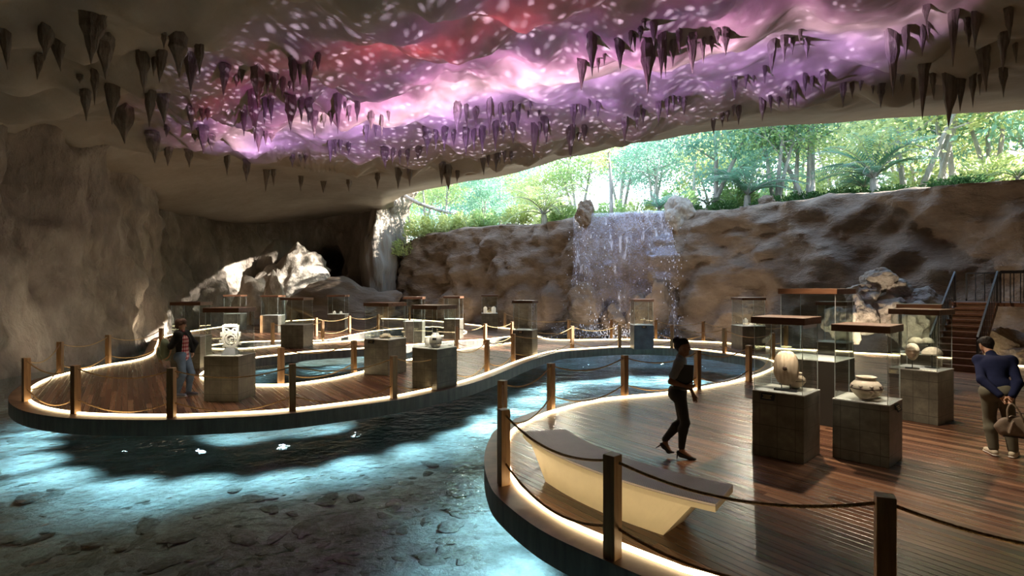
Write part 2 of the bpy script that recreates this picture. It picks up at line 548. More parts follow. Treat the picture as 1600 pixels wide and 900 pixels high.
M_ROPE = plain('tan_hemp_rope', (0.42, 0.27, 0.12), 0.8, var=0.35, vscale=60, bump=0.6)
M_LED = emitter('warm_led_strip', (1.0, 0.74, 0.40), LED)
M_BLACK = plain('matt_black_metal', (0.012, 0.012, 0.014), 0.45, spec=0.4)

# water: clear, faintly tinted, mirrors at a grazing angle
m, n, out = newmat('clear_pool_water')
co = coords(n)
w1 = noisetex(n, co, 2.2, 3, 0.5)
w2 = noisetex(n, co, 6.5, 2, 0.5)
wa = nd(n, 'ShaderNodeMath', operation='MULTIPLY_ADD', i_1=0.35)
n.links.new(w2.outputs[0], wa.inputs[0])
n.links.new(w1.outputs[0], wa.inputs[2])
bp = nd(n, 'ShaderNodeBump', i_Strength=0.85, i_Distance=0.10)
n.links.new(wa.outputs[0], bp.inputs['Height'])
gl = nd(n, 'ShaderNodeBsdfGlossy', i_Roughness=0.03)
n.links.new(bp.outputs[0], gl.inputs['Normal'])
tr = nd(n, 'ShaderNodeBsdfTransparent')
tr.inputs[0].default_value = (0.76, 0.93, 0.96, 1)
mix = nd(n, 'ShaderNodeMixShader')
n.links.new(schlick(n, 0.05, bp.outputs[0]), mix.inputs[0])
n.links.new(tr.outputs[0], mix.inputs[1])
n.links.new(gl.outputs[0], mix.inputs[2])
n.links.new(mix.outputs[0], out.inputs[0])
M_WATER = m

# ================================================================== POOL
WZ, FZ = -0.60, -1.35
b = MB()
b.add([(-34, -8, WZ), (34, -8, WZ), (34, 64, WZ), (-34, 64, WZ)], [(0, 1, 2, 3)])
o = b.build('water_surface', M_WATER)
tag(o, 'clear shallow blue pool water', 'water', kind='structure')
NX, NY = 130, 140
vs, fs = [], []
for j in range(NY + 1):
    for i in range(NX + 1):
        x, y = -34 + 68 * i / NX, -8 + 72 * j / NY
        vs.append((x, y, FZ + 0.16 * fbm((x, y, 0), 3, 0.35)))
for j in range(NY):
    for i in range(NX):
        a = j * (NX + 1) + i
        fs.append((a, a + 1, a + NX + 2, a + NX + 1))
o = meshobj('pool_floor', vs, fs, M_POOL)
tag(o, 'pale sandy bed of the pool', 'pool bed', kind='structure')

# ================================================================== DECKS
def gp(l): return [G(u, v) for u, v in l]
off1 = [Vector(p + (0,)) for p in ((15.9, 17.4), (18.5, 15.2), (19.4, 11), (17.5, 6.2), (13, 3.4), (8.6, 2.7), (5.2, 3.0), (3.9, 3.4), (2.75, 4.0))]
outer_px1 = [(1094, 900), (1051, 886), (969, 854), (898, 824), (858, 801), (824, 776), (807, 759), (795, 733), (791, 710), (795, 688), (805, 671),
             (841, 652), (876, 640), (940, 625), (1040, 615), (1110, 604), (1165, 592), (1200, 580), (1213, 570), (1200, 562), (1165, 556), (1115, 549),
             (1065, 544), (1015, 542), (965, 542), (915, 545), (865, 549), (830, 558), (802, 567.5), (755, 586), (711, 600), (661, 611), (611, 621),
             (521, 633), (452, 641), (400, 645), (333, 648), (267, 650), (167, 649), (110, 645), (67, 637), (45, 625), (45, 612), (63, 598), (93, 587),
             (133, 578), (173, 570), (215, 563), (240, 553), (245, 540), (261, 525), (339, 512), (400, 505.5), (500, 499), (600, 498), (680, 502), (773, 511.5), (803, 514.6),
             (828, 522), (855, 530), (893, 531.5), (965, 530.5), (1015, 531), (1135, 536), (1175, 541), (1220, 545), (1300, 550), (1400, 555), (1504, 562)]
hole1_px = [(314, 590), (322, 580), (350, 569), (393, 560), (435, 555), (481, 550), (529, 547), (574, 544), (644, 539), (690, 535), (756, 530.7), (800, 526), (832, 524.5),
            (836, 529), (825, 532.5), (800, 536), (758, 541), (712, 548), (642, 562), (580, 578), (536, 589), (489, 597), (442, 602), (394, 602), (345, 600)]
hole2_px = [(330, 545), (381, 545), (438, 540), (477, 537), (529, 534), (574, 531), (644, 528), (690, 525), (717, 523.5), (729, 519), (715, 515), (676, 511), (620, 514),
            (575, 519), (540, 526), (505, 532), (440, 533), (381, 535), (330, 540)]
def dedupe(l):
    r = []
    for p in l:
        if not r or (p - r[-1]).length > 0.02: r.append(p)
    return r
def area(l): return 0.5 * sum(a.x * b.y - b.x * a.y for a, b in zip(l, l[1:] + l[:1]))
def offset(l, d):
    """d > 0 to the right of travel"""
    out = []
    N = len(l)
    for i in range(N):
        t = (l[(i + 1) % N] - l[i - 1]).normalized()
        out.append(l[i] + Vector((t.y, -t.x, 0)) * d)
    return out
L_OUT = dedupe(spline(off1 + gp(outer_px1), 5, True))
L_H1 = dedupe(spline(gp(hole1_px), 5, True))
L_H2 = dedupe(spline(gp(hole2_px), 5, True))
if area(L_OUT) < 0: L_OUT.reverse()
if area(L_H1) > 0: L_H1.reverse()
if area(L_H2) > 0: L_H2.reverse()
E_OUT, E_H1, E_H2 = offset(L_OUT, 0.32), offset(L_H1, 0.16), offset(L_H2, 0.16)
from mathutils.geometry import tessellate_polygon
loops, edges = [L_OUT, L_H1, L_H2], [E_OUT, E_H1, E_H2]
tris = tessellate_polygon(loops)
flat = [p for l in loops for p in l]
b = MB()
b.add([(p.x, p.y, 0) for p in flat], [(t[0], t[1], t[2]) for t in tris], 0)
TH = 0.30
for l, e in zip(loops, edges):
    N = len(l)
    rim = [(p.x, p.y, 0) for p in l] + [(p.x, p.y, 0) for p in e]
    b.add(rim, [(i, N + i, N + (i + 1) % N, (i + 1) % N) for i in range(N)], 1)
    side = [(p.x, p.y, 0) for p in e] + [(p.x, p.y, -TH) for p in e]
    b.add(side, [(i, N + i, N + (i + 1) % N, (i + 1) % N) for i in range(N)], 2)
b.add([(p.x, p.y, -TH) for l in edges for p in l], [(t[2], t[1], t[0]) for t in tris], 2)
o = b.build('floor', [M_DECK, M_RIM, M_FASCIA])
bm = bmesh.new()
bm.from_mesh(o.data)
bmesh.ops.remove_doubles(bm, verts=bm.verts, dist=1e-4)
bmesh.ops.recalc_face_normals(bm, faces=bm.faces)
bm.to_mesh(o.data)
bm.free()
tag(o, 'winding timber boardwalk over the pool', 'deck', kind='structure')
def led(l, label):
    b = MB()
    N = len(l)
    a, c = offset(l, 0.023), offset(l, -0.023)
    vs = [(p.x, p.y, 0.001) for p in a] + [(p.x, p.y, 0.035) for p in a] + [(p.x, p.y, 0.035) for p in c] + [(p.x, p.y, 0.001) for p in c]
    fs = []
    for i in range(N):
        j = (i + 1) % N
        for k in range(3):
            fs.append((k * N + i, k * N + j, (k + 1) * N + j, (k + 1) * N + i))
    b.add(vs, fs)
    o = b.build('light_strip', M_LED)
    tag(o, label, 'light strip', 'warm light strips on the boardwalk edges')
led(L_OUT, 'long glowing warm white strip round the outer rim of the boardwalk')
led(L_H1, 'glowing warm white strip round the long pool opening behind the fretwork plate case')
led(L_H2, 'glowing warm white strip round the distant pool opening in front of the sunlit rock')

# lamps under the deck edges light the pool bed
def under_lamps(l, every, sel, energy, inset=0.45, col=(0.58, 0.86, 1.0)):
    acc, last = every, None
    N = len(l)
    inn = offset(l, 0.3 - inset)
    for i in range(N):
        acc += (l[i] - l[i - 1]).length
        if acc >= every and sel(l[i]):
            acc = 0
            o = lamp('under_deck_lamp', 'SPOT', (inn[i].x, inn[i].y, -0.33), energy, col, spot_size=math.radians(104), spot_blend=0.75, shadow_soft_size=0.05)
            t = (l[(i + 1) % N] - l[i - 1]).normalized()
            aim(o, Vector((t.y * 0.35, -t.x * 0.35, -1)))
under_lamps(L_OUT, 1.45, lambda p: p.y < 24 and p.x < 7.5 and p.x > -14.5 and p.y > 4.5, POOLW)
under_lamps(L_OUT, 1.8, lambda p: 14.5 < p.y < 24 and -1 < p.x < 10.5, POOLW * 1.6, inset=0.1)
under_lamps(L_OUT, 3.0, lambda p: p.x <= -13 and 14 < p.y < 30, POOLW * 1.5)
under_lamps(L_H1, 2.4, lambda p: p.y < 20, POOLW * 0.8)
under_lamps(L_H2, 3.5, lambda p: True, POOLW * 0.8)

# ================================================================== CAVE WALLS
def curtain(name, path, z0, ztop, rows, amp, mat, label, seed=0.0, plateau=(), bulge=None, closed_top=False, scale=0.22, res=0.45):
    """a rock wall that follows the path in plan; pushed in and out by noise along its normal"""
    P = spline([Vector((x, y, 0)) for x, y in path], 8)
    # even spacing
    L = [0.0]
    for a, c in zip(P, P[1:]): L.append(L[-1] + (c - a).length)
    n_ = int(L[-1] / res)
    Q, k = [], 0
    for i in range(n_ + 1):
        s = L[-1] * i / n_
        while k < len(L) - 2 and L[k + 1] < s: k += 1
        t = (s - L[k]) / max(L[k + 1] - L[k], 1e-6)
        Q.append(P[k].lerp(P[k + 1], t))
    vs, fs = [], []
    cols = []
    for i, q in enumerate(Q):
        t = (Q[min(i + 1, n_)] - Q[max(i - 1, 0)]).normalized()
        nrm = Vector((t.y, -t.x, 0))               # towards the right of travel = into the cave
        zt = ztop(q)
        col = []
        for j in range(rows + 1):
            f = j / rows
            z = z0 + (zt - z0) * f
            p = Vector((q.x, q.y, z))
            d = amp(p, f, seed)
            if bulge: d += bulge(p, f)
            col.append(p + nrm * d + Vector((0, 0, 0)))
        for dist, rise in plateau:
            p = Vector((q.x, q.y, zt)) - nrm * dist
            p.z = zt + rise + (0.25 + 0.02 * dist) * fbm((p.x, p.y, seed), 3, 0.5)
            col.append(p)
        cols.append(col)
    R = len(cols[0])
    for col in cols: vs += col
    for i in range(n_):
        for j in range(R - 1):
            a = i * R + j
            fs.append((a, a + 1, a + R + 1, a + R))
    o = meshobj(name, vs, fs, mat)
    tag(o, label, 'cave wall', kind='structure')
    return o
def ridged(p, s):
    return 1.0 - abs(noise.noise(Vector(p) * s)) * 2
def amp_left(p, f, seed):
    q = Vector((p.x, p.y, p.z * 0.35))
    a = 1.5 * fbm(q + Vector((seed, 0, 0)), 3, 0.16) + 0.55 * ridged(q, 0.55) + 0.35 * ridged(q + Vector((9, 2, 0)), 1.3)
    a += 0.22 * fbm(p, 4, 1.4) + 0.5 * max(0.0, noise.noise(Vector((p.x * .5, p.y * .5, p.z * .22 + 4)))) ** 0.5
    return a + (1 - f) ** 2 * 1.4 + max(0, f - 0.75) * 5.0
def amp_back(p, f, seed):
    q = Vector((p.x * 0.9, p.y * 0.9, p.z * (0.45 if p.x < 9 else 1.2)))
    a = 0.9 * fbm(q + Vector((seed, 0, 0)), 3, 0.22) + 0.55 * ridged(q, 0.5)
    cells = noise.voronoi(Vector((p.x, p.y, p.z * 1.6)) * 0.55)[0]
    a += (0.30 if p.x < 9 else 0.5) * (cells[1] - cells[0])
    a += 0.25 * fbm(p, 4, 1.3)
    cr_ = noise.voronoi(Vector((p.x, p.y, p.z * 0.8)) * 0.28)[0]
    a -= 0.4 * max(0.0, 0.16 - (cr_[1] - cr_[0])) / 0.16
    a += 0.25 * math.floor(2.2 * noise.noise(Vector((p.x * .3, p.y * .3, p.z * 0.9)))) / 2
    return a + (1 - f) * 1.1
left_path = [(-12, -8), (-14.5, -2), (-16, 5), (-17.2, 13), (-17.8, 19), (-19.0, 25), (-21.6, 31), (-23.6, 37), (-23.2, 43), (-20.5, 48.5), (-15.5, 50.5), (-12.6, 49.6), (-10.9, 48.2), (-10.3, 49.8), (-10.2, 53)]
curtain('wall_left', left_path, -1.5, lambda q: 12.0, 60, amp_left, M_LWALL, 'tall pale brown limestone cave wall with vertical folds', 3.1, bulge=lambda p, f: -6.0 * smooth01(1.6 - math.hypot((p.x + 16.4) / 1.3, (p.z - 4.1) / 2.0) * 1.3) if p.y > 47 else 0.0, res=0.32)
back_path = [(-12.5, 53), (-10.5, 50.0), (-8.6, 47.2), (-5.5, 44.8), (0, 41.2), (4.2, 38.0), (7.0, 36.2), (10, 34.3), (14, 30.6), (17.6, 26.0), (20.6, 21.5), (24.5, 16), (27.5, 9), (27, 1), (20, -7), (5, -9), (-12, -8)]
ZT = [(-13, 5.2), (-8, 6.6), (-4, 7.1), (2, 7.0), (4, 7.1), (9.5, 7.1), (12, 6.9), (15, 7.0), (18, 6.9), (21, 6.7), (24, 6.9), (26, 7.4)]
def back_top(q):
    if q.y < 14: return 12.5
    z = lerp_table(ZT, q.x)
    if q.y < 18.5: z += (18.5 - q.y) * 1.1
    return z
PLAT = [(0.5, 0.12), (1.2, 0.2), (2.5, 0.35), (5, 0.6), (9, 1.0), (15, 1.6), (25, 2.6), (45, 4.5), (75, 7)]
curtain('wall_back', back_path, -1.5, back_top, 48, amp_back, M_BWALL, 'brown layered rock wall below the jungle', 8.7, plateau=PLAT, res=0.32)

# ================================================================== CEILING
RIM = [(-40, 60), (-14, 58), (-11.5, 54), (-10.2, 48), (-9.4, 44.5), (-8.4, 42.6), (-4.2, 38.2), (0.3, 33.9), (3.2, 30.6), (6.2, 27.6), (8.6, 25.6), (11, 24.3), (15.4, 22.6), (19.7, 21.6), (22.5, 20.9), (26, 18.5), (40, 17)]
def rim_y(x): return lerp_table(RIM, x)
_cells = {}
def ceil_z(x, y):
    d = rim_y(x) - y
    z = 9.55 - 0.40 * smooth01(d / 5.0) - 0.30 * smooth01((x - 8) / 8.0) + 0.35 * noise.noise(Vector((x, y, 3)) * 0.09)
    e = ((x + 2) / 18.0) ** 2 + ((y - 19) / 13.5) ** 2
    wgt = smooth01((1.25 - e) / 0.6) * smooth01((d - 2.2) / 4.0)
    p = Vector((x, y * 1.0, 0.0))
    p = p + Vector((noise.noise(p * 0.3), noise.noise(p * 0.3 + Vector((5, 5, 5))), 0)) * 1.2
    c = noise.voronoi(p * 0.42)[0]
    c2 = noise.voronoi((p + Vector((40, 7, 0))) * 0.95)[0]
    z -= wgt * (1.7 * max(0.0, 0.75 - c[0]) + 0.5 * max(0.0, 0.7 - c2[0]) - 0.4)
    z -= wgt * 0.30 * (abs(noise.noise(Vector((x, y, 4)) * 0.75)) - 0.2)
    z -= 0.10 * noise.noise(Vector((x, y, 9)) * 0.5)
    z -= smooth01((-13.5 - x) / 9.0) * 1.6
    return z
vs, fs = [], []
X0, X1, NXc = -27.0, 31.0, 250
NYc = 250
for i in range(NXc + 1):
    x = X0 + (X1 - X0) * i / NXc
    yr = rim_y(x) + 0.25 * noise.noise(Vector((x * 0.6, 2, 5)))
    for j in range(NYc + 1):
        f = j / NYc
        y = -9 + (yr + 9) * (1 - (1 - f) ** 1.25)
        vs.append((x, y, ceil_z(x, y)))
    for k, (dy, dz) in enumerate(((0.25, 0.35), (0.6, 1.2), (1.0, 2.6))):
        vs.append((x, yr + dy, ceil_z(x, yr) + dz))
    vs.append((x, -9.5, 13.5))
R = NYc + 5
for i in range(NXc):
    for j in range(R - 1):
        a = i * R + j
        fs.append((a, a + R, a + R + 1, a + 1))
o = meshobj('ceiling', vs, fs, M_CEIL)
tag(o, 'buff cave ceiling under a violet galaxy projection', 'ceiling', kind='structure')

# ================================================================== ROCKS, DRIPSTONE, WATERFALL
from mathutils.bvhtree import BVHTree
def bvh(o):
    me = o.data
    return BVHTree.FromPolygons([v.co for v in me.vertices], [tuple(p.vertices) for p in me.polygons])
BV_BACK = bvh(bpy.data.objects['wall_back'])
BV_LEFT = bvh(bpy.data.objects['wall_left'])
BV_POOL = bvh(bpy.data.objects['pool_floor'])
def eye_hit(bv, u, v):
    d = Vector(((u - 800) / F, 1, (450 - v) / F))
    h = bv.ray_cast(Vector((0, 0, CAMZ)), d.normalized())
    return h[0]
def ground_z(x, y):
    h = BV_BACK.ray_cast(Vector((x, y, 80)), Vector((0, 0, -1)))
    return h[0].z if h[0] else 7.5
def boulder_mesh(seed, sub=4, cuts=14, rough=0.16, sq=(1, 1, 1)):
    bm = bmesh.new()
    bmesh.ops.create_icosphere(bm, subdivisions=sub, radius=1)
    r = random.Random(seed)
    planes = []
    for _ in range(cuts):
        d = Vector((r.gauss(0, 1), r.gauss(0, 1), r.gauss(0, 0.8))).normalized()
        planes.append((d, r.uniform(0.55, 0.88)))
    for v in bm.verts:
        p = v.co.copy()
        for d, k in planes:
            e = p.dot(d) - k
            if e > 0: p -= d * e * 0.9
        p *= 1 + rough * 1.6 * fbm(p + Vector((seed, 0, 0)), 3, 1.3) + rough * 0.7 * fbm(p + Vector((0, seed, 0)), 3, 3.6)
        v.co = Vector((p.x * sq[0], p.y * sq[1], p.z * sq[2]))
    return bm
def boulder(name, label, cat, loc, size, seed, mat, rz=0.0, group=None, sub=5, cuts=14, tilt=(0, 0)):
    bm = boulder_mesh(seed, sub, cuts)
    me = bpy.data.meshes.new(name)
    bm.to_mesh(me)
    bm.free()
    me.materials.append(mat)
    me.polygons.foreach_set('use_smooth', [True] * len(me.polygons))
    o = bpy.data.objects.new(name, me)
    C.objects.link(o)
    o.location = loc
    o.scale = size
    o.rotation_euler = (tilt[0], tilt[1], rz)
    return tag(o, label, cat, group)
# the sunlit boulder and its neighbours at the back left
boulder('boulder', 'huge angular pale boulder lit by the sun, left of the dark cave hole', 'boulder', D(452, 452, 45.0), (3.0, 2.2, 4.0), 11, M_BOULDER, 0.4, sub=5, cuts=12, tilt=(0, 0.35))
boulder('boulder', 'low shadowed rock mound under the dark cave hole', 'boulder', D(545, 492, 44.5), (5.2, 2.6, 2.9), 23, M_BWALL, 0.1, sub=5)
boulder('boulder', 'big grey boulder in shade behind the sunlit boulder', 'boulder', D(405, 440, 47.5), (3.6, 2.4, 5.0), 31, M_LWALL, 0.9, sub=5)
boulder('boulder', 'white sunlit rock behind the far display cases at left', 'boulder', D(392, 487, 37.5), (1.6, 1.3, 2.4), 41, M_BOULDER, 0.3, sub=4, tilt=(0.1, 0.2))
boulder('boulder', 'slim white sunlit rock spire beside the far left display case', 'boulder', D(432, 478, 36.5), (0.75, 0.7, 2.0), 43, M_BOULDER, 1.3, sub=4, tilt=(0, -0.1))
boulder('boulder', 'tall rounded dark rock mass beside the left end of the jungle opening', 'boulder', D(590, 402, 47.4), (2.0, 2.0, 6.4), 47, M_LWALL, 0.2, sub=5)
# lip of the waterfall
boulder('boulder', 'upright brown rock at the left lip of the waterfall', 'boulder', D(915, 334, 36.2), (0.75, 0.8, 1.1), 51, M_BWALL, 0.3)
boulder('boulder', 'big tan boulder standing at the right lip of the waterfall', 'boulder', D(1062, 337, 34.6), (1.15, 1.0, 1.35), 57, M_BOULDER, 0.9, cuts=12)
boulder('boulder', 'flat slab of rock on the ledge right of the waterfall', 'boulder', D(1178, 326, 32.5), (0.9, 0.6, 0.3), 59, M_BWALL, 0.2)
boulder('boulder', 'small dark rock on the ledge above the recessed wall', 'boulder', D(1196, 316, 32.0), (0.5, 0.5, 0.5), 61, M_BWALL, 0.7)
# pale rocks piled against the right wall
for k, (u, v, Y, s, lab) in enumerate([
        (1372, 438, 23.0, (0.75, 0.6, 0.55), 'pale angular boulder high in the dark recess of the right wall'),
        (1410, 452, 23.0, (0.85, 0.6, 0.5), 'broad pale boulder in the middle of the right wall recess'),
        (1350, 462, 22.8, (0.75, 0.7, 0.55), 'tan boulder at the left end of the right wall recess'),
        (1432, 470, 22.6, (0.8, 0.7, 0.6), 'dull boulder low in the right wall recess'),
        (1386, 488, 22.2, (0.9, 0.8, 0.7), 'broad flat boulder at the foot of the right wall recess'),
        (1345, 494, 22.0, (0.8, 0.7, 0.8), 'rounded boulder seen through the squat bowl case'),
        (1318, 505, 22.0, (0.8, 0.7, 0.9), 'brown boulder seen between the tall case and the bowl case'),
        (1420, 505, 21.6, (0.95, 0.8, 0.9), 'dark boulder behind the carved head case'),
        (1572, 538, 19.4, (0.95, 0.8, 0.75), 'rounded tan boulder behind the bottom of the stair railing'),
        (1600, 556, 18.6, (0.9, 0.7, 0.45), 'pale flat boulder at the right end of the deck edge')]):
    boulder('boulder', lab, 'boulder', D(u, v, Y), s, 70 + k * 3, M_BOULDER, k * 0.8, 'boulders piled against the right wall')
# spray-wet rocks at the foot of the fall
for k, (u, v, Y, s, lab) in enumerate([
        (915, 486, 35.4, (1.5, 0.9, 1.7), 'broad wet rock at the left foot of the waterfall'),
        (958, 503, 34.9, (1.3, 0.9, 1.0), 'low wet rock under the middle of the waterfall'),
        (996, 494, 34.3, (1.2, 0.9, 1.3), 'wet rock behind the small dark pedestal'),
        (1030, 482, 33.7, (1.2, 0.8, 1.7), 'wet rock at the right foot of the waterfall')]):
    boulder('boulder', lab, 'boulder', D(u, v, Y), s, 130 + k * 5, M_BWALL, k, 'wet rocks under the waterfall')

# ------------------------------------------------------------------ waterfall
def waterfall_mat():
    m, n, out = newmat('falling_water')
    co = coords(n, (2.6, 2.6, 0.75))
    t = noisetex(n, co, 1.0, 7, 0.68)
    co2 = coords(n, (1, 1, 0.35))
    t2 = noisetex(n, co2, 0.8, 3, 0.5)
    sm = nd(n, 'ShaderNodeMath', operation='MULTIPLY_ADD', i_1=0.6)
    n.links.new(t2.outputs[0], sm.inputs[0])
    n.links.new(t.outputs[0], sm.inputs[2])
    a = ramp(n, sm.outputs[0], [(0.84, (0.0,) * 3), (0.95, (0.25,) * 3), (1.08 - 0.09, (0.8,) * 3)])
    p = nd(n, 'ShaderNodeBsdfPrincipled', i_Roughness=0.12)
    p.inputs['Base Color'].default_value = (0.82, 0.80, 0.90, 1)
    bp = nd(n, 'ShaderNodeBump', i_Strength=1.0, i_Distance=0.25)
    n.links.new(t.outputs[0], bp.inputs['Height'])
    n.links.new(bp.outputs[0], p.inputs['Normal'])
    g = nd(n, 'ShaderNodeBsdfGlossy', i_Roughness=0.08)
    g.inputs['Color'].default_value = (0.98, 0.88, 1.0, 1)  # lilac of the galaxy glints put into the gloss colour
    n.links.new(bp.outputs[0], g.inputs['Normal'])
    tr = nd(n, 'ShaderNodeBsdfTransparent')
    m0 = nd(n, 'ShaderNodeMixShader', i_0=0.24)
    n.links.new(tr.outputs[0], m0.inputs[1])
    n.links.new(g.outputs[0], m0.inputs[2])
    mx = nd(n, 'ShaderNodeMixShader')
    n.links.new(a, mx.inputs[0])
    n.links.new(m0.outputs[0], mx.inputs[1])
    n.links.new(p.outputs[0], mx.inputs[2])
    n.links.new(mx.outputs[0], out.inputs[0])
    return m
M_FALL = waterfall_mat()
NU, NV = 56, 70
vs, fs = [], []
xl, xr = 4.15, 9.75
def fall_front(x):
    """how far towards the viewer the wall comes at x (its foremost point over the height of the fall)"""
    best = []
    for k in range(14):
        z = 6.4 - k * 0.5
        h = BV_BACK.ray_cast(Vector((x, 10, z)), Vector((0, 1, 0)))
        best.append((z, h[0].y if h[0] else 36))
    return best
for j in range(NV + 1):
    f = j / NV
    for i in range(NU + 1):
        g = i / NU
        spread = 0.35 * f
        x = (xl - spread) + (xr - xl + 0.2 * f + spread) * g
        tab = fall_front(x) if j == 0 else None
        vs.append([x, f, tab])
cols = [v[2] for v in vs[:NU + 1]]
pts = []
for k, (x, f, _) in enumerate(vs):
    tab = cols[k % (NU + 1)]
    front = min(y for z, y in tab)
    if f < 0.12:                      # the river sliding to the lip
        q = f / 0.12
        z = 7.42 - 0.12 * q ** 2
        y = tab[0][1] + 2.6 * (1 - q) - 0.2 * q
    else:
        q = (f - 0.12) / 0.88
        z = 7.30 - 7.85 * q
        yw = lerp_table(sorted(tab), z)
        y = min(yw - 0.22, tab[0][1] - 0.2 - 1.1 * q ** 0.6)
    y -= 0.10 * fbm((x * 1.7, f * 3, 2), 3, 1.0)
    z += 0.05 * fbm((x * 2.2, f * 3, 7), 2, 1.0)
    pts.append((x + 0.08 * fbm((x, f * 5, 4), 2, 1), y, z))
for j in range(NV):
    for i in range(NU):
        a = j * (NU + 1) + i
        fs.append((a, a + 1, a + NU + 2, a + NU + 1))
o = meshobj('waterfall', pts, fs, M_FALL)
tag(o, 'waterfall sheeting down the brown rock wall into the pool', 'waterfall')
FALL_PTS = pts
M_DROP = plain('white_water_drops', (0.85, 0.84, 0.92), 0.15, var=0.05)
b = MB()
r = random.Random(3)
for k in range(1100):
    a = r.random()
    if r.random() < 0.55:
        x = r.gauss(6.6, 1.9); y = r.uniform(32.6, 34.2); z = -0.55 + abs(r.gauss(0, 0.5))
    else:
        i = r.choice([r.randint(0, 8), r.randint(NU - 6, NU), r.randint(0, NU)])
        p = pts[r.randint(12, NV) * (NU + 1) + i]
        x, y, z = p[0] + r.gauss(0, 0.25), p[1] - abs(r.gauss(0, 0.35)), p[2] + r.gauss(0, 0.1)
    s = r.uniform(0.012, 0.04)
    h = s * r.uniform(1, 2.6)
    b.add([(x - s, y, z), (x, y - s, z), (x + s, y, z), (x, y + s, z), (x, y, z + h), (x, y, z - h)],
          [(0, 1, 4), (1, 2, 4), (2, 3, 4), (3, 0, 4), (1, 0, 5), (2, 1, 5), (3, 2, 5), (0, 3, 5)])
o = b.build('water_spray', M_DROP, smooth=True)
tag(o, 'white drops and splash at the foot of the waterfall', 'spray', kind='stuff')

# ------------------------------------------------------------------ stalactites
def stal_mesh(seed):
    r = random.Random(seed)
    n = r.choice([6, 7, 8])
    prof = [(1.0, 0.12), (0.96, 0.0), (0.86, -0.12), (r.uniform(0.72, 0.95), -0.28), (r.uniform(0.5, 0.72), -0.46), (r.uniform(0.30, 0.42), -0.66), (0.16, -0.85), (0.02, -1.0)]
    jit = [r.uniform(0.75, 1.15) for _ in range(n)]
    vs, fs = [], []
    lx, ly = r.uniform(-0.12, 0.12), r.uniform(-0.12, 0.12)
    for q, (rad, z) in enumerate(prof):
        for k in range(n):
            a = 2 * PI * (k + 0.15 * (q % 2)) / n
            rr = 0.5 * rad * (jit[k] * (1 - 0.3 * q / 8) + 0.3 * q / 8) * r.uniform(0.9, 1.1)
            vs.append((rr * math.cos(a) + lx * (1 + z), rr * math.sin(a) + ly * (1 + z), z))
    for q in range(len(prof) - 1):
        for k in range(n):
            k2 = (k + 1) % n
            fs.append((q * n + k, (q + 1) * n + k, (q + 1) * n + k2, q * n + k2))
    fs.append(tuple(range(n)))
    fs.append(tuple((len(prof) - 1) * n + k for k in range(n - 1, -1, -1)))
    me = bpy.data.meshes.new('stalactite')
    me.from_pydata(vs, [], fs)
    me.materials.append(M_STAL)
    me.update()
    return me
STAL = [stal_mesh(s) for s in range(9)]
def on_ceiling(u, v):
    lo = None
    y = 3.0
    while y < 56:
        x, z = (u - 800) / F * y, CAMZ + (450 - v) / F * y
        if y > rim_y(x): return Vector((x, rim_y(x) - 0.2, ceil_z(x, rim_y(x) - 0.2)))
        if z >= ceil_z(x, y): return Vector((x, y, ceil_z(x, y)))
        y += 0.04
    return None
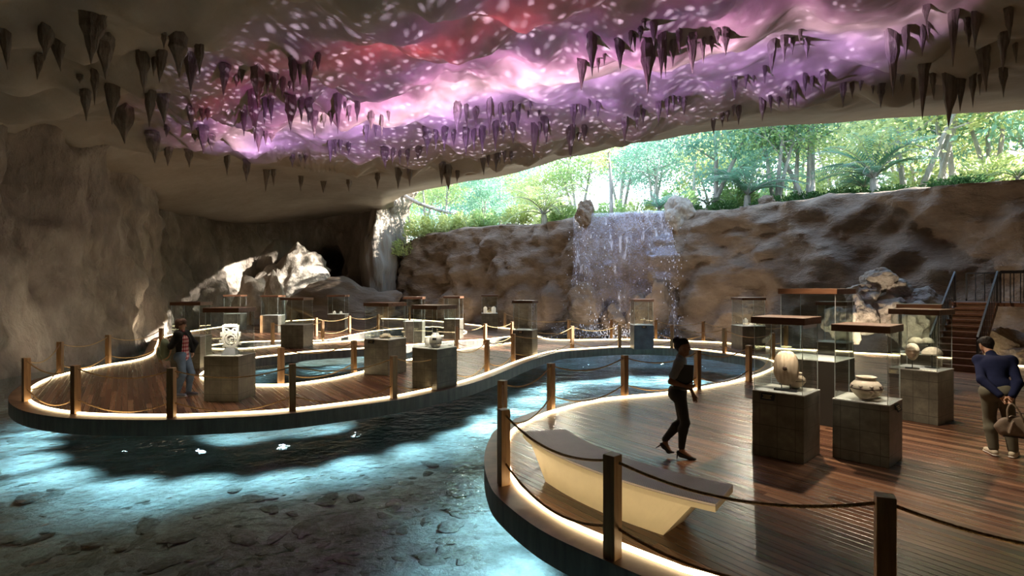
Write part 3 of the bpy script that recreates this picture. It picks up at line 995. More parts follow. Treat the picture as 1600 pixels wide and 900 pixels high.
SL = """70,35,95,22 95,65,112,20 142,20,100,36 165,55,125,30 12,48,110,18 125,115,128,10 148,108,165,14 135,140,190,18 175,130,195,22 195,165,225,34 58,85,125,14
225,80,148,19 240,85,120,10 249,80,130,18 256,50,77,9 280,55,122,30 298,85,146,24 312,70,117,14 233,145,200,18 257,144,195,22 260,195,215,9 242,208,255,22 300,163,205,13 316,168,192,8 324,169,190,8 318,198,240,20 305,208,222,10 331,208,237,14 349,104,151,17 353,98,113,6 369,115,137,8 377,107,131,9 403,105,170,20 398,142,223,18 418,114,150,11 429,113,150,12 441,120,155,10 381,167,213,13 413,150,196,9 424,147,193,10 404,196,238,13 415,202,228,8 424,205,223,9 296,232,262,14 262,230,260,12
459,93,145,14 469,103,135,7 453,123,140,6 483,95,145,12 497,83,112,9 454,154,206,19 471,150,193,9 482,155,196,14 491,173,216,14 506,175,200,7 517,172,197,9 528,148,210,13 539,155,175,5 545,162,192,7 558,157,192,9 580,175,205,11 572,192,226,10 587,193,215,5 597,176,213,6 608,173,192,6 516,216,255,11 524,217,247,9 532,217,240,8 545,220,245,7 457,240,262,10 470,240,255,6 477,237,256,7 602,230,265,13 613,230,258,7 625,233,258,6 637,232,262,9 653,225,250,14 667,198,243,14 681,202,236,10 694,198,238,12
709,202,230,8 714,159,210,14 730,161,205,8 743,166,200,11 728,199,243,13 741,200,238,9 754,197,242,12 765,154,212,13 782,161,200,9 774,190,238,11 787,190,222,8 794,162,203,11 799,155,172,6 809,162,203,11 825,170,187,4 829,156,175,4 802,193,226,11 842,169,183,5 844,190,216,6 834,193,248,14 854,183,226,13 891,198,252,14 895,160,195,9 756,244,274,9 763,240,262,6 775,237,270,9 781,236,258,4 788,233,257,6 799,235,256,7 690,254,290,11 701,258,298,14 714,265,286,7
908,94,142,16 925,55,120,16 935,88,115,6 944,80,103,7 969,61,111,14 985,46,82,8 992,50,83,6 1000,40,68,8 1007,27,40,8 1022,31,75,12 1012,67,148,22 1033,53,125,15 1040,78,122,6 1051,62,105,11 1062,44,85,11 1082,58,115,18 1099,58,100,9 1112,54,86,8 1121,45,68,9 1134,45,88,13 897,160,200,11 908,160,188,8 914,163,187,5 921,152,173,5 934,156,184,10 889,200,222,10 913,195,222,11 904,205,222,9 976,182,225,12 995,167,204,10 1005,166,195,9 1029,156,197,10 1043,150,185,9 1053,148,176,6 1060,148,165,6 1069,152,180,11 1115,181,211,9 1129,174,200,6 1137,171,191,7 1146,162,183,5 1154,163,196,9
1148,117,155,11 1165,114,140,7 1178,115,127,4 1195,98,132,8 1205,62,118,16 1225,52,98,11 1238,57,87,9 1250,42,72,7 1261,58,92,11 1191,152,190,11 1205,147,178,6 1217,149,168,7 1232,137,171,9 1243,127,168,9 1258,115,154,7 1269,118,143,8 1288,110,147,14 1317,128,169,10 1332,125,155,7 1344,125,143,7
1396,52,150,20 1415,40,95,14 1441,40,88,12 1447,2,42,12 1451,30,63,7 1489,18,105,17 1514,30,75,12 1523,15,80,14 1541,70,144,20 1567,48,112,15 1578,10,65,14 1588,64,100,8 1568,103,153,12 1376,132,169,11 1364,132,148,5 1410,115,143,6 1428,120,170,7 1441,100,188,17 1459,113,156,9 1482,115,200,22 1500,122,175,12 1520,115,169,9 1531,112,150,6 1395,125,153,6
355,240,275,10 385,250,285,12 415,262,300,12 428,262,292,8 470,272,300,9 505,280,302,10 545,278,300,8 590,268,296,9 622,262,296,12 640,262,292,9"""
def stal_label(u, v, L):
    size = 'long' if L > 1.5 else ('short' if L < 0.75 else 'middling')
    if u < 215: return size + ' dark stalactite in the unlit ceiling corner above the left wall'
    if u < 345 and v < 260: return size + ' dark stalactite at the left fringe of the galaxy projection'
    if v > 225 and u < 660: return size + ' grey stalactite along the shaded back edge of the ceiling'
    if u < 510: return size + ' dripstone spike in the cluster left of the brightest galaxy glow'
    if u < 640: return size + ' dripstone spike in the sparse cluster below the pale galaxy streak'
    if v > 230 and u < 820: return size + ' brown stalactite near the ceiling rim over the leftmost jungle trees'
    if u < 870: return size + ' mauve lit stalactite in the crowded cluster under the violet band'
    if v > 145 and u < 1165: return size + ' tan stalactite along the ceiling rim above the waterfall'
    if u < 1140: return size + ' faceted stalactite in the high cluster at the right of the pink glow'
    if u < 1355: return size + ' brown stalactite in the row right of the galaxy projection'
    return size + ' brown stalactite in the dim ceiling at the far right over the jungle'
k = 0
for tok in SL.split():
    u, v0, v1, wd = map(float, tok.split(','))
    p = on_ceiling(u, v0 + 3)
    if p is None: continue
    k += 1
    s = p.y / F
    tip = CAMZ + (450 - v1) * s
    L = max(p.z - tip, 0.25)
    o = bpy.data.objects.new('stalactite', STAL[k % 9])
    C.objects.link(o)
    o.location = (p.x, p.y, p.z)
    W = max(wd * s * 1.12, 0.1)
    o.scale = (W, W, L)
    o.rotation_euler = (0, 0, k * 1.7)
    tag(o, stal_label(u, v0, L), 'stalactite', 'stalactites hanging from the cave ceiling')

# ------------------------------------------------------------------ stones on the pool bed
POOL_STONES = []
for s in range(7):
    bm = boulder_mesh(300 + s, 3, 9, 0.2)
    me = bpy.data.meshes.new('stone')
    bm.to_mesh(me)
    bm.free()
    me.materials.append(M_STONE)
    me.polygons.foreach_set('use_smooth', [True] * len(me.polygons))
    POOL_STONES.append(me)
def pip(p, l):
    c = False
    for a, b2 in zip(l, l[1:] + l[:1]):
        if (a.y > p.y) != (b2.y > p.y) and p.x < (b2.x - a.x) * (p.y - a.y) / (b2.y - a.y) + a.x: c = not c
    return c
r = random.Random(5)
cnt = 0
while cnt < 280:
    u, v = r.uniform(-40, 900), 560 + 400 * r.random() ** 0.8
    if v < 650 and not (860 < u < 1040 or r.random() < 0.1): continue
    p = G(u, v, FZ)
    if pip(p, E_OUT) and not pip(p, E_H1): continue
    if p.y > 26 or p.y < 4: continue
    h = BV_POOL.ray_cast(Vector((p.x, p.y, 5)), Vector((0, 0, -1)))[0]
    if not h: continue
    q = r.random()
    s = 0.045 + 0.17 * q ** 3.2
    o = bpy.data.objects.new('pool_stone', POOL_STONES[cnt % 7])
    C.objects.link(o)
    o.location = (p.x, p.y, h.z + s * 0.05)
    o.scale = (s * r.uniform(0.9, 2.2), s * r.uniform(0.7, 1.3), s * r.uniform(0.14, 0.34))
    o.rotation_euler = (r.uniform(-.15, .15), r.uniform(-.15, .15), r.uniform(0, 6))
    where = 'in the channel between the two decks' if u < 780 and v > 640 else ('in the bay beside the curving walkway' if u > 700 else 'under the far side of the left deck')
    size = 'large' if s > 0.13 else ('small' if s < 0.08 else 'middle-sized')
    tag(o, size + ' flat grey stone on the pool bed ' + where, 'stone', 'flat stones on the pool bed')
    cnt += 1

# ================================================================== THE JUNGLE ABOVE THE ROCK WALL
def leafmat(name, c0, c1, trans):
    m, n, out = newmat(name)
    co = coords(n)
    t = noisetex(n, co, 0.9, 3, 0.6)
    col = ramp(n, t.outputs[0], [(0.3, c0), (0.7, c1)])
    d = nd(n, 'ShaderNodeBsdfDiffuse')
    n.links.new(col, d.inputs[0])
    tl = nd(n, 'ShaderNodeBsdfTranslucent')
    n.links.new(col, tl.inputs[0])
    mx = nd(n, 'ShaderNodeMixShader', i_0=trans)
    n.links.new(d.outputs[0], mx.inputs[1])
    n.links.new(tl.outputs[0], mx.inputs[2])
    n.links.new(mx.outputs[0], out.inputs[0])
    return m
M_LEAF = [leafmat('yellow_green_leaves', (0.46, 0.54, 0.20), (0.74, 0.78, 0.42), 0.5),
          leafmat('fresh_green_leaves', (0.28, 0.45, 0.18), (0.55, 0.68, 0.34), 0.5),
          leafmat('blue_green_leaves', (0.20, 0.42, 0.30), (0.42, 0.64, 0.48), 0.45),
          leafmat('dark_green_leaves', (0.06, 0.14, 0.05), (0.16, 0.28, 0.11), 0.35)]
M_BARK = rock('pale_tree_bark', (0.22, 0.20, 0.18), (0.42, 0.40, 0.38), (0.62, 0.60, 0.58), 2.0, 0.4, (1, 1, 0.2))
def leaf(b, p, d, L, W, r):
    d = d.normalized()
    s = d.cross(Vector((r.gauss(0, 1), r.gauss(0, 1), r.gauss(0, 1))))
    if s.length < 1e-3: s = Vector((1, 0, 0))
    s.normalize()
    nrm = d.cross(s) * (0.12 * L)
    b.add([p, p + d * L * 0.45 + s * W - nrm, p + d * L, p + d * L * 0.45 - s * W - nrm], [(0, 1, 2), (0, 2, 3)])
def make_tree(seed, H, spread, nleaf, lsize, trunks=1, bare=0.4):
    """(trunk builder, foliage builder) of one tree, base at 0"""
    r = random.Random(seed)
    tb, lb = MB(), MB()
    tips = []
    for t in range(trunks):
        lean = Vector((r.gauss(0, 0.10), r.gauss(0, 0.10), 0)) * (1 + 0.9 * (trunks > 1))
        base = Vector((r.gauss(0, 0.25), r.gauss(0, 0.25), 0)) * (trunks > 1)
        pts = []
        for i in range(8):
            f = i / 7
            pts.append(base + lean * H * f + Vector((0.15 * math.sin(f * 5 + seed), 0.15 * math.cos(f * 4 + t), H * f * (0.92 if trunks > 1 else 1.0))))
        r0 = H * 0.017 + 0.03
        tb.tube(pts, [r0 * (1 - 0.8 * i / 7) for i in range(8)], 7)
        nb = 9 if trunks == 1 else 6
        for k in range(nb):
            f = bare + (1 - bare) * (k + 0.5) / nb
            i = f * 7
            p = pts[int(i)].lerp(pts[min(int(i) + 1, 7)], i % 1)
            a = k * 2.4 + r.uniform(-.4, .4)
            Lb = spread * (1.15 - 0.65 * f) * r.uniform(0.7, 1.15)
            d = Vector((math.cos(a), math.sin(a), r.uniform(0.25, 0.8)))
            q1 = p + d * Lb * 0.5
            q2 = q1 + (d + Vector((r.gauss(0, .35), r.gauss(0, .35), r.uniform(-.3, .2)))) * Lb * 0.5
            tb.tube([p, q1, q2], [r0 * 0.45 * (1 - .5 * f), r0 * 0.25, r0 * 0.08], 5, cap=False)
            tips += [(q2, 1.0), (q1.lerp(q2, .5), 0.9), (q1, 0.6)]
            for _ in range(2):
                q3 = q1.lerp(q2, r.random()) + Vector((r.gauss(0, 1), r.gauss(0, 1), r.gauss(0, .6))) * Lb * 0.35
                tb.tube([q1, q3], [r0 * .15, r0 * .05], 4, cap=False)
                tips.append((q3, 0.8))
        tips.append((pts[-1], 1.0))
    for _ in range(nleaf):
        c, k = r.choice(tips)
        rad = spread * 0.30 * k
        o = Vector((r.gauss(0, 1), r.gauss(0, 1), r.gauss(0, .7))) * rad * 0.75
        d = o.normalized() + Vector((r.gauss(0, .6), r.gauss(0, .6), r.gauss(-.2, .5)))
        s = lsize * r.uniform(0.7, 1.3)
        leaf(lb, c + o, d, s, s * 0.28, r)
    return tb, lb
def make_fern(seed, nf, L, stem=0.4, droop=1.0):
    r = random.Random(seed)
    sb, lb = MB(), MB()
    sb.tube([(0, 0, -0.2), (0.02, 0, stem * .5), (0, 0, stem)], [0.18, 0.15, 0.13], 8)
    for k in range(nf):
        a = k * 2.399 + r.uniform(-.2, .2)
        el = r.uniform(0.35, 1.25)
        Lf = L * r.uniform(0.75, 1.1)
        pts = []
        p = Vector((0, 0, stem))
        e = el
        for i in range(9):
            pts.append(p.copy())
            p = p + Vector((math.cos(a) * math.cos(e), math.sin(a) * math.cos(e), math.sin(e))) * Lf / 8
            e -= 0.19 * droop
        sb.tube(pts, [0.025, 0.023, .02, .018, .016, .014, .012, .01, .006], 4, cap=False)
        for i in range(1, 9):
            for h in (0, 0.33, 0.66):
                if i == 8 and h: continue
                c = pts[i].lerp(pts[min(i + 1, 8)], h)
                t = (pts[min(i + 1, 8)] - pts[i - 1]).normalized()
                s = t.cross(Vector((0, 0, 1))).normalized()
                ll = Lf * 0.24 * math.sin(PI * min(1, (i + h + 0.8) / 9.6)) + 0.05
                for sg in (-1, 1):
                    d = (s * sg + t * 0.7 + Vector((0, 0, -.15))).normalized()
                    up = Vector((0, 0, 1)).cross(d).normalized() * 0.035
                    lb.add([c, c + d * ll * .5 + up, c + d * ll, c + d * ll * .5 - up], [(0, 1, 2, 3)])
    return sb, lb
def make_bush(seed, R, H, n, ls):
    r = random.Random(seed)
    sb, lb = MB(), MB()
    for k in range(7):
        a = k * 0.9
        sb.tube([(0, 0, -0.15), (R * .35 * math.cos(a), R * .35 * math.sin(a), H * .45), (R * .6 * math.cos(a), R * .6 * math.sin(a), H * .8)], [.03, .02, .008], 5, cap=False)
    for _ in range(n):
        a, e = r.uniform(0, 2 * PI), r.random()
        q = r.random() ** 0.45
        p = Vector((R * q * math.cos(a) * math.sqrt(1 - e * e * .8), R * q * math.sin(a) * math.sqrt(1 - e * e * .8), H * (0.08 + 0.92 * e * q)))
        p += Vector((r.gauss(0, 1), r.gauss(0, 1), r.gauss(0, 1))) * 0.07 * R
        d = Vector((math.cos(a), math.sin(a), r.uniform(-.2, 1)))
        s = ls * r.uniform(.6, 1.3)
        leaf(lb, p, d, s, s * .2, r)
    return sb, lb
PROTO = {}
def plant(kind, name, cat, builders, leafm, stem_name, leaf_name, loc, rz, sc, label, group):
    if kind not in PROTO:
        t = thing(name, label, cat, loc, rz, group)
        sb, lb = builders()
        sb.build(stem_name, M_BARK, t, smooth=True)
        lb.build(leaf_name, leafm, t)
        PROTO[kind] = t
    else:
        t = copy_tree(PROTO[kind], loc, rz, label, group)
    t.scale = (sc, sc, sc)
    return t
TREES = {
    'broad_a': (lambda: make_tree(1, 9.5, 4.2, 5600, 0.26, 3, 0.4), 1),
    'broad_b': (lambda: make_tree(2, 10.5, 4.4, 5600, 0.27, 4, 0.4), 2),
    'slim_a': (lambda: make_tree(3, 10.0, 2.6, 2200, 0.25, 1, 0.5), 0),
    'slim_b': (lambda: make_tree(4, 9.0, 2.3, 1900, 0.25, 1, 0.5), 1),
    'round_a': (lambda: make_tree(5, 8.5, 4.0, 6000, 0.30, 2, 0.25), 0),
    'dark_a': (lambda: make_tree(6, 9.5, 3.8, 5600, 0.32, 2, 0.2), 2),
}
TW = {'broad_a': 'spreading fresh green tree with forked trunks', 'broad_b': 'spreading blue green tree with several trunks', 'slim_a': 'slender pale trunked tree with yellow green leaves',
      'slim_b': 'slim sparse tree with a light trunk', 'round_a': 'full yellow green tree', 'dark_a': 'dense blue green tree'}
def at(u, Y): return (u - 800) / F * Y
def place_tree(kind, u, Y, sc, where):
    x = at(u, Y)
    z = ground_z(x, Y) - 0.1
    f, lm = TREES[kind]
    plant(kind, 'tree', 'tree', f, M_LEAF[lm], 'trunk', 'foliage', (x, Y, z), (u * 0.37) % 6.28, sc, TW[kind] + ' ' + where, 'jungle trees behind the rock wall')
for kind, u, Y, sc, where in [
        ('slim_a', 668, 56, .85, 'at the left end of the jungle opening'), ('slim_b', 697, 54, 0.9, 'second from the left end of the jungle opening'),
        ('slim_a', 742, 57, .9, 'behind the low bushes left of the waterfall'), ('slim_b', 785, 53, 1.0, 'standing alone left of the arching fern'),
        ('dark_a', 690, 68, .9, 'far back behind the leftmost slender trunks'), ('dark_a', 760, 72, 1.0, 'far back left of the waterfall'),
        ('broad_b', 965, 68, 1.1, 'far back above the waterfall, mostly hidden'), ('broad_b', 822, 73, 1.1, 'far back left of the arching fern'),
        ('round_a', 850, 62, 0.85, 'behind the arching fern left of the waterfall'), ('broad_a', 905, 58, .95, 'behind the left lip of the waterfall'),
        ('slim_a', 957, 44.5, 0.9, 'straight above the left half of the waterfall'), ('broad_b', 1022, 55, .85, 'above the right half of the waterfall'),
        ('slim_a', 1085, 50, 0.9, 'behind the tan lip boulder'), ('round_a', 1120, 60, 1.0, 'far behind the tan lip boulder'),
        ('broad_a', 1215, 37, 0.85, 'leaning right of the blue green fern'), ('broad_b', 1265, 37.5, 0.9, 'in the middle of the right jungle bank'),
        ('round_a', 1318, 54, 1.15, 'sunlit far behind the middle fern'), ('slim_b', 1400, 44, 1.1, 'thin, behind the tall middle fern'),
        ('broad_b', 1480, 38, 1.0, 'leaning under the large hanging stalactites'), ('broad_a', 1545, 38, 1.05, 'second from the right end of the opening'),
        ('round_a', 1425, 52, 1.25, 'sunlit deep behind the leaning trunks'), ('round_a', 1570, 46, 1.3, 'sunlit at the right end of the opening'),
        ('dark_a', 1640, 40, 1.2, 'at the right edge of the view'), ('dark_a', 1170, 64, 1.25, 'deep in the jungle right of the waterfall'),
        
        ('round_a', 1240, 66, 1.4, 'at the back of the right jungle bank'),
        ('dark_a', 1500, 60, 1.5, 'at the back under the hanging stalactites'), ('round_a', 650, 62, 0.9, 'half hidden by the left ceiling edge')]:
    place_tree(kind, u, Y, sc, where)
# trees added to block the sun, some unseen, gaps let sun patches through
for k, (x, y, sc, kind, *own) in enumerate(SHADE):
    f, lm = TREES[kind]
    plant(kind, 'tree', 'tree', f, M_LEAF[lm], 'trunk', 'foliage', (x, y, ground_z(x, y) - 0.1), k * 1.1, sc, own[0] if own else TW[kind] + ' added beyond the right wall to break up the sun', 'jungle trees added to shade the cave')
for k, (u, Y, sc, kind, lm, lab) in enumerate([
        (850, 45, 1.7, 'fern_a', 0, 'large arching yellow green fern left of the waterfall'),
        (783, 50, 1.0, 'fern_a', 0, 'upright fern among the low bushes left of the arching fern'),
        (1168, 37, 1.5, 'fern_b', 2, 'blue green fern on the bank right of the waterfall'),
        (1105, 38, 0.75, 'fern_c', 3, 'small dark fern behind the tan lip boulder'),
        (1365, 32.5, 1.5, 'fern_b', 2, 'tall cycad like fern in the middle of the right bank'),
        (1350, 34.5, 0.8, 'fern_b', 2, 'low fern tucked left of the tall middle fern'),
        (1030, 46, 0.9, 'fern_b', 1, 'green fern behind the right half of the waterfall lip'),
        (1590, 27, 0.7, 'fern_c', 3, 'dark spiky fern at the right end of the bank'),
        (930, 50, 0.8, 'fern_a', 0, 'fern behind the left lip rock of the waterfall')]):
    mk = {'fern_a': lambda: make_fern(1, 22, 2.6, 0.5), 'fern_b': lambda: make_fern(2, 26, 2.5, 0.7, 0.8), 'fern_c': lambda: make_fern(3, 18, 2.0, 0.4)}[kind]
    x = at(u, Y)
    plant(kind, 'fern', 'fern', mk, M_LEAF[lm], 'stem', 'fronds', (x, Y, ground_z(x, Y)), k * 1.3, sc, lab, 'ferns on the jungle bank')
BW = {'bush_a': 'yellow green leafy bush', 'bush_b': 'mid green bush', 'bush_c': 'dark low plant'}
for k, (u, Y, sc, kind, where) in enumerate([
        (632, 47.5, 1.0, 'bush_a', 'at the left end of the wall top'), (655, 47, 1.1, 'bush_a', 'second from the left end of the wall top'), (680, 47.5, 1.2, 'bush_a', 'third from the left end of the wall top'),
        (705, 46.5, 1.0, 'bush_a', 'fourth from the left end of the wall top'), (730, 46.5, 1.1, 'bush_a', 'fifth from the left end of the wall top'), (757, 46, 1.0, 'bush_b', 'sixth from the left end of the wall top'),
        (808, 46, 1.0, 'bush_a', 'at the left foot of the arching fern'), (880, 45, 1.0, 'bush_b', 'right of the arching fern'),
        (955, 49, 1.2, 'bush_b', 'behind the waterfall stream'), (1000, 48, 1.2, 'bush_a', 'pale, behind the waterfall stream'), (1080, 42, 1.0, 'bush_c', 'beside the tan lip boulder'),
        (1130, 37, 1.0, 'bush_c', 'left of the blue green fern'), (1150, 39, 1.2, 'bush_b', 'behind the blue green fern'), (1195, 36, 0.9, 'bush_c', 'right of the blue green fern'),
        (1225, 35, 1.0, 'bush_c', 'on the bank below the leaning tree'), (1255, 34.5, 1.0, 'bush_c', 'on the bank below the middle trunks'), (1285, 34, 1.0, 'bush_c', 'on the bank edge, third left of the tall fern'),
        (1315, 33.5, 0.9, 'bush_c', 'on the bank edge, second left of the tall fern'), (1340, 33, 0.8, 'bush_c', 'on the bank edge at the left foot of the tall fern'), (1395, 31.5, 0.9, 'bush_c', 'right of the tall middle fern'),
        (1450, 31, 0.8, 'bush_c', 'on the bare bank under the biggest stalactite'), (1480, 30, 1.2, 'bush_c', 'dense, below the leaning tree at right'), (1512, 29.5, 1.1, 'bush_c', 'dense, right of the leaning trunk'),
        (1545, 30, 1.2, 'bush_a', 'sunlit near the right end of the bank'), (1575, 31, 1.2, 'bush_a', 'last before the right end of the bank'),
        (1180, 45, 1.6, 'bush_b', 'tall, behind the blue green fern'), (1300, 42, 1.6, 'bush_a', 'sunlit, deeper behind the bank edge'), (1430, 40, 1.6, 'bush_a', 'sunlit, deeper right of the tall fern'), (1060, 50, 1.6, 'bush_b', 'tall, behind the right lip boulder'),
        (860, 53, 1.6, 'bush_a', 'tall, behind the arching fern'), (720, 53, 1.6, 'bush_b', 'tall, between the slender trunks'), (1230, 48, 1.8, 'bush_a', 'tall and pale at the back of the right bank'), (1370, 46, 1.8, 'bush_b', 'tall, far behind the tall fern')]):
    mk = {'bush_a': lambda: make_bush(1, 1.1, 1.5, 900, 0.30), 'bush_b': lambda: make_bush(2, 1.1, 1.6, 900, 0.30), 'bush_c': lambda: make_bush(3, 0.9, 0.7, 700, 0.24)}[kind]
    lm = {'bush_a': 0, 'bush_b': 1, 'bush_c': 3}[kind]
    x = at(u, Y)
    plant(kind, 'bush', 'bush', mk, M_LEAF[lm], 'stems', 'foliage', (x, Y, ground_z(x, Y) - 0.05), k * 0.9, sc, BW[kind] + ' ' + where, 'bushes on the jungle bank')
# a fallen branch at the left end of the opening
b = MB()
b.tube([D(632, 306, 48), D(655, 318, 48), D(690, 330, 48.5), D(720, 336, 49)], [0.16, 0.15, 0.13, 0.09], 8)
o = b.build('branch', M_BARK, smooth=True)
tag(o, 'fallen grey branch slanting under the left end of the ceiling rim', 'branch')

# ================================================================== POSTS AND ROPES
POSTH = 0.94
def post_mesh():
    b = MB()
    b.box((0, 0, POSTH / 2), (0.125, 0.125, POSTH))
    o = b.build('rope_post', M_POST, bevel=0.006)
    return o
ORD = ['first', 'second', 'third', 'fourth', 'fifth', 'sixth', 'seventh', 'eighth', 'ninth', 'tenth', 'eleventh', 'twelfth']
_post0 = None
def rope(a, b_, sag, label, group, n=16, rad=0.014):
    pts = []
    for i in range(n + 1):
        t = i / n
        p = a.lerp(b_, t)
        p.z -= sag * 4 * t * (1 - t)
        pts.append(p)
    m = MB()
    m.tube(pts, rad, 6)
    o = m.build('rope', M_ROPE, smooth=True)
    tag(o, label, 'rope', group)
def chain(pts, phrase, names=None, link=None, lower=True):
    """posts at pts (points on the deck) and two ropes between neighbours"""
    global _post0
    Q = []
    for i, p in enumerate(pts):
        a = pts[min(i + 1, len(pts) - 1)] - pts[max(i - 1, 0)]
        rz = math.atan2(a.y, a.x)
        if _post0 is None:
            o = _post0 = post_mesh()
        else:
            o = _post0.copy()
            C.objects.link(o)
        o.location = (p.x, p.y, 0)
        o.rotation_euler = (0, 0, rz)
        nm = (names or {}).get(i) or f'square timber rope post, {ORD[i]} {phrase}'
        tag(o, nm, 'post', 'timber rope posts along the boardwalk')
        Q.append((p, rz))
    P2 = ([link] if link is not None else []) + [q[0] for q in Q]
    for i, (p, q) in enumerate(zip(P2, P2[1:])):
        d = (q - p).normalized() * 0.063
        dist = (q - p).length
        for z, s, wd in ((POSTH - 0.07, 0.075 * dist, 'upper'), (0.27, 0.095 * dist, 'lower')):
            if wd == 'lower' and not lower: continue
            s = min(s, 0.22)
            lab = f'{wd} rope in the {ORD[i]} span {phrase}'
            rope(p + d + Vector((0, 0, z)), q - d + Vector((0, 0, z)), s, lab, 'ropes slung between the boardwalk posts')
V3 = lambda x, y: Vector((x, y, 0))
ch_near = [V3(4.75, 3.25), V3(2.72, 4.06), G(957, 871), G(787, 757)]
chain(ch_near, 'on the near rim by the bench',
      {0: 'square timber rope post on the near deck rim out at the right', 1: 'nearest square timber post, cut off by the bottom of the view', 2: 'dark square timber post in front of the curved bench', 3: 'tall timber post at the left end of the near deck rim'})
ch_a = [G(785, 684), G(861, 640.5), G(976, 620), G(1090, 607.5), G(1170, 595.5)]
chain(ch_a, 'on the near deck rim beside the water bay', {0: 'timber post half hidden behind the tall left end post of the near deck'}, link=ch_near[-1])
ch_b = [G(1207, 563.5), G(1132, 551.5), G(1050, 544), G(968, 542.5), G(894, 546)]
chain(ch_b, 'from the right on the bay walkway', link=ch_a[-1])
ch_c = [G(802, 566), G(761, 581), G(709, 600.5), G(615, 622), G(457, 642), G(268, 652), G(118, 646), G(41, 627)]
chain(ch_c, 'from the right on the left deck front rim', link=ch_b[-1])
ch_d = [G(94, 586), G(169, 569), G(252, 552)]
chain(ch_d, 'from the left on the rim by the cave wall', link=ch_c[-1])
ch_e = [G(439, 601), G(553, 583)]
chain(ch_e, 'at the front of the long pool opening', link=None)
ch_f = [G(713, 547), G(758, 540.5), G(800, 535.5)]
chain(ch_f, 'at the narrow right end of the pool opening', link=None)
ch_g = [G(391, 508), G(408, 520), G(426, 538), G(504, 532)]
chain(ch_g[2:], 'behind the small dark far case', lower=False)
chain(ch_g[:2], 'beside the white sunlit rocks', lower=False)
ch_h = [G(494, 525), G(546, 520.5), G(591, 516.5), G(640, 511), G(724, 514)]
chain(ch_h, 'beyond the distant pool opening')
ch_i = [G(789, 512.5), G(889, 530), G(955, 529.5), G(1025, 530.5), G(1099, 534), G(1175, 540.5), G(1228, 545)]
chain(ch_i, 'on the rim under the waterfall')
ch_j = [G(640, 497.8), G(580, 498), G(520, 498.6), G(455, 502)]
chain(ch_j, 'from the right on the farthest rim', lower=False)

# ================================================================== DISPLAY CASES
def tile_mat():
    m, n, out = newmat('dark_slate_tiles')
    b = nd(n, 'ShaderNodeBsdfPrincipled', i_Roughness=0.42)
    co = coords(n)
    t = noisetex(n, co, 3.0, 6, 0.65)
    base = ramp(n, t.outputs[0], [(0.3, (0.05, 0.047, 0.038)), (0.55, (0.105, 0.098, 0.078)), (0.8, (0.20, 0.185, 0.15))])
    s = nd(n, 'ShaderNodeSeparateXYZ')
    n.links.new(co, s.inputs[0])
    gaps = []
    for ax, step, ph in (('X', 0.245, 0.5), ('Y', 0.245, 0.5), ('Z', 0.31, 0.02)):
        d = nd(n, 'ShaderNodeMath', operation='MULTIPLY_ADD', i_1=1 / step, i_2=ph)
        n.links.new(s.outputs[ax], d.inputs[0])
        f = nd(n, 'ShaderNodeMath', operation='FRACT')
        n.links.new(d.outputs[0], f.inputs[0])
        q = nd(n, 'ShaderNodeMath', operation='SUBTRACT', i_1=0.5)
        n.links.new(f.outputs[0], q.inputs[0])
        a = nd(n, 'ShaderNodeMath', operation='ABSOLUTE')
        n.links.new(q.outputs[0], a.inputs[0])
        g = nd(n, 'ShaderNodeMath', operation='LESS_THAN', i_1=0.014)
        n.links.new(a.outputs[0], g.inputs[0])
        gaps.append(g.outputs[0])
    mx = nd(n, 'ShaderNodeMath', operation='MAXIMUM')
    n.links.new(gaps[0], mx.inputs[0]); n.links.new(gaps[1], mx.inputs[1])
    mx2 = nd(n, 'ShaderNodeMath', operation='MAXIMUM')
    n.links.new(mx.outputs[0], mx2.inputs[0]); n.links.new(gaps[2], mx2.inputs[1])
    c2 = nd(n, 'ShaderNodeMix', data_type='RGBA')
    n.links.new(mx2.outputs[0], c2.inputs[0])
    n.links.new(base, c2.inputs[6])
    c2.inputs[7].default_value = (0.03, 0.028, 0.025, 1)
    n.links.new(c2.outputs[2], b.inputs['Base Color'])
    bp = nd(n, 'ShaderNodeBump', i_Strength=0.25, i_Distance=0.03)
    n.links.new(t.outputs[0], bp.inputs['Height'])
    n.links.new(bp.outputs[0], b.inputs['Normal'])
    n.links.new(b.outputs[0], out.inputs[0])
    return m
M_TILE = tile_mat()
M_TILEB = plain('blue_grey_slate', (0.085, 0.11, 0.14), 0.45, var=0.4, vscale=3)
M_TOP = plain('white_display_board', (0.62, 0.61, 0.58), 0.5, var=0.05)
M_GLASS = glass_mat('case_glass', (0.95, 0.975, 0.965), 1.0)
M_EDGE = plain('painted_edge_glint', (0.55, 0.60, 0.58), 0.15, var=0.02)  # pale opaque colour imitates highlights along the glass edges
M_GOLD = plain('brass_lettering', (0.75, 0.58, 0.25), 0.35, metal=0.8)
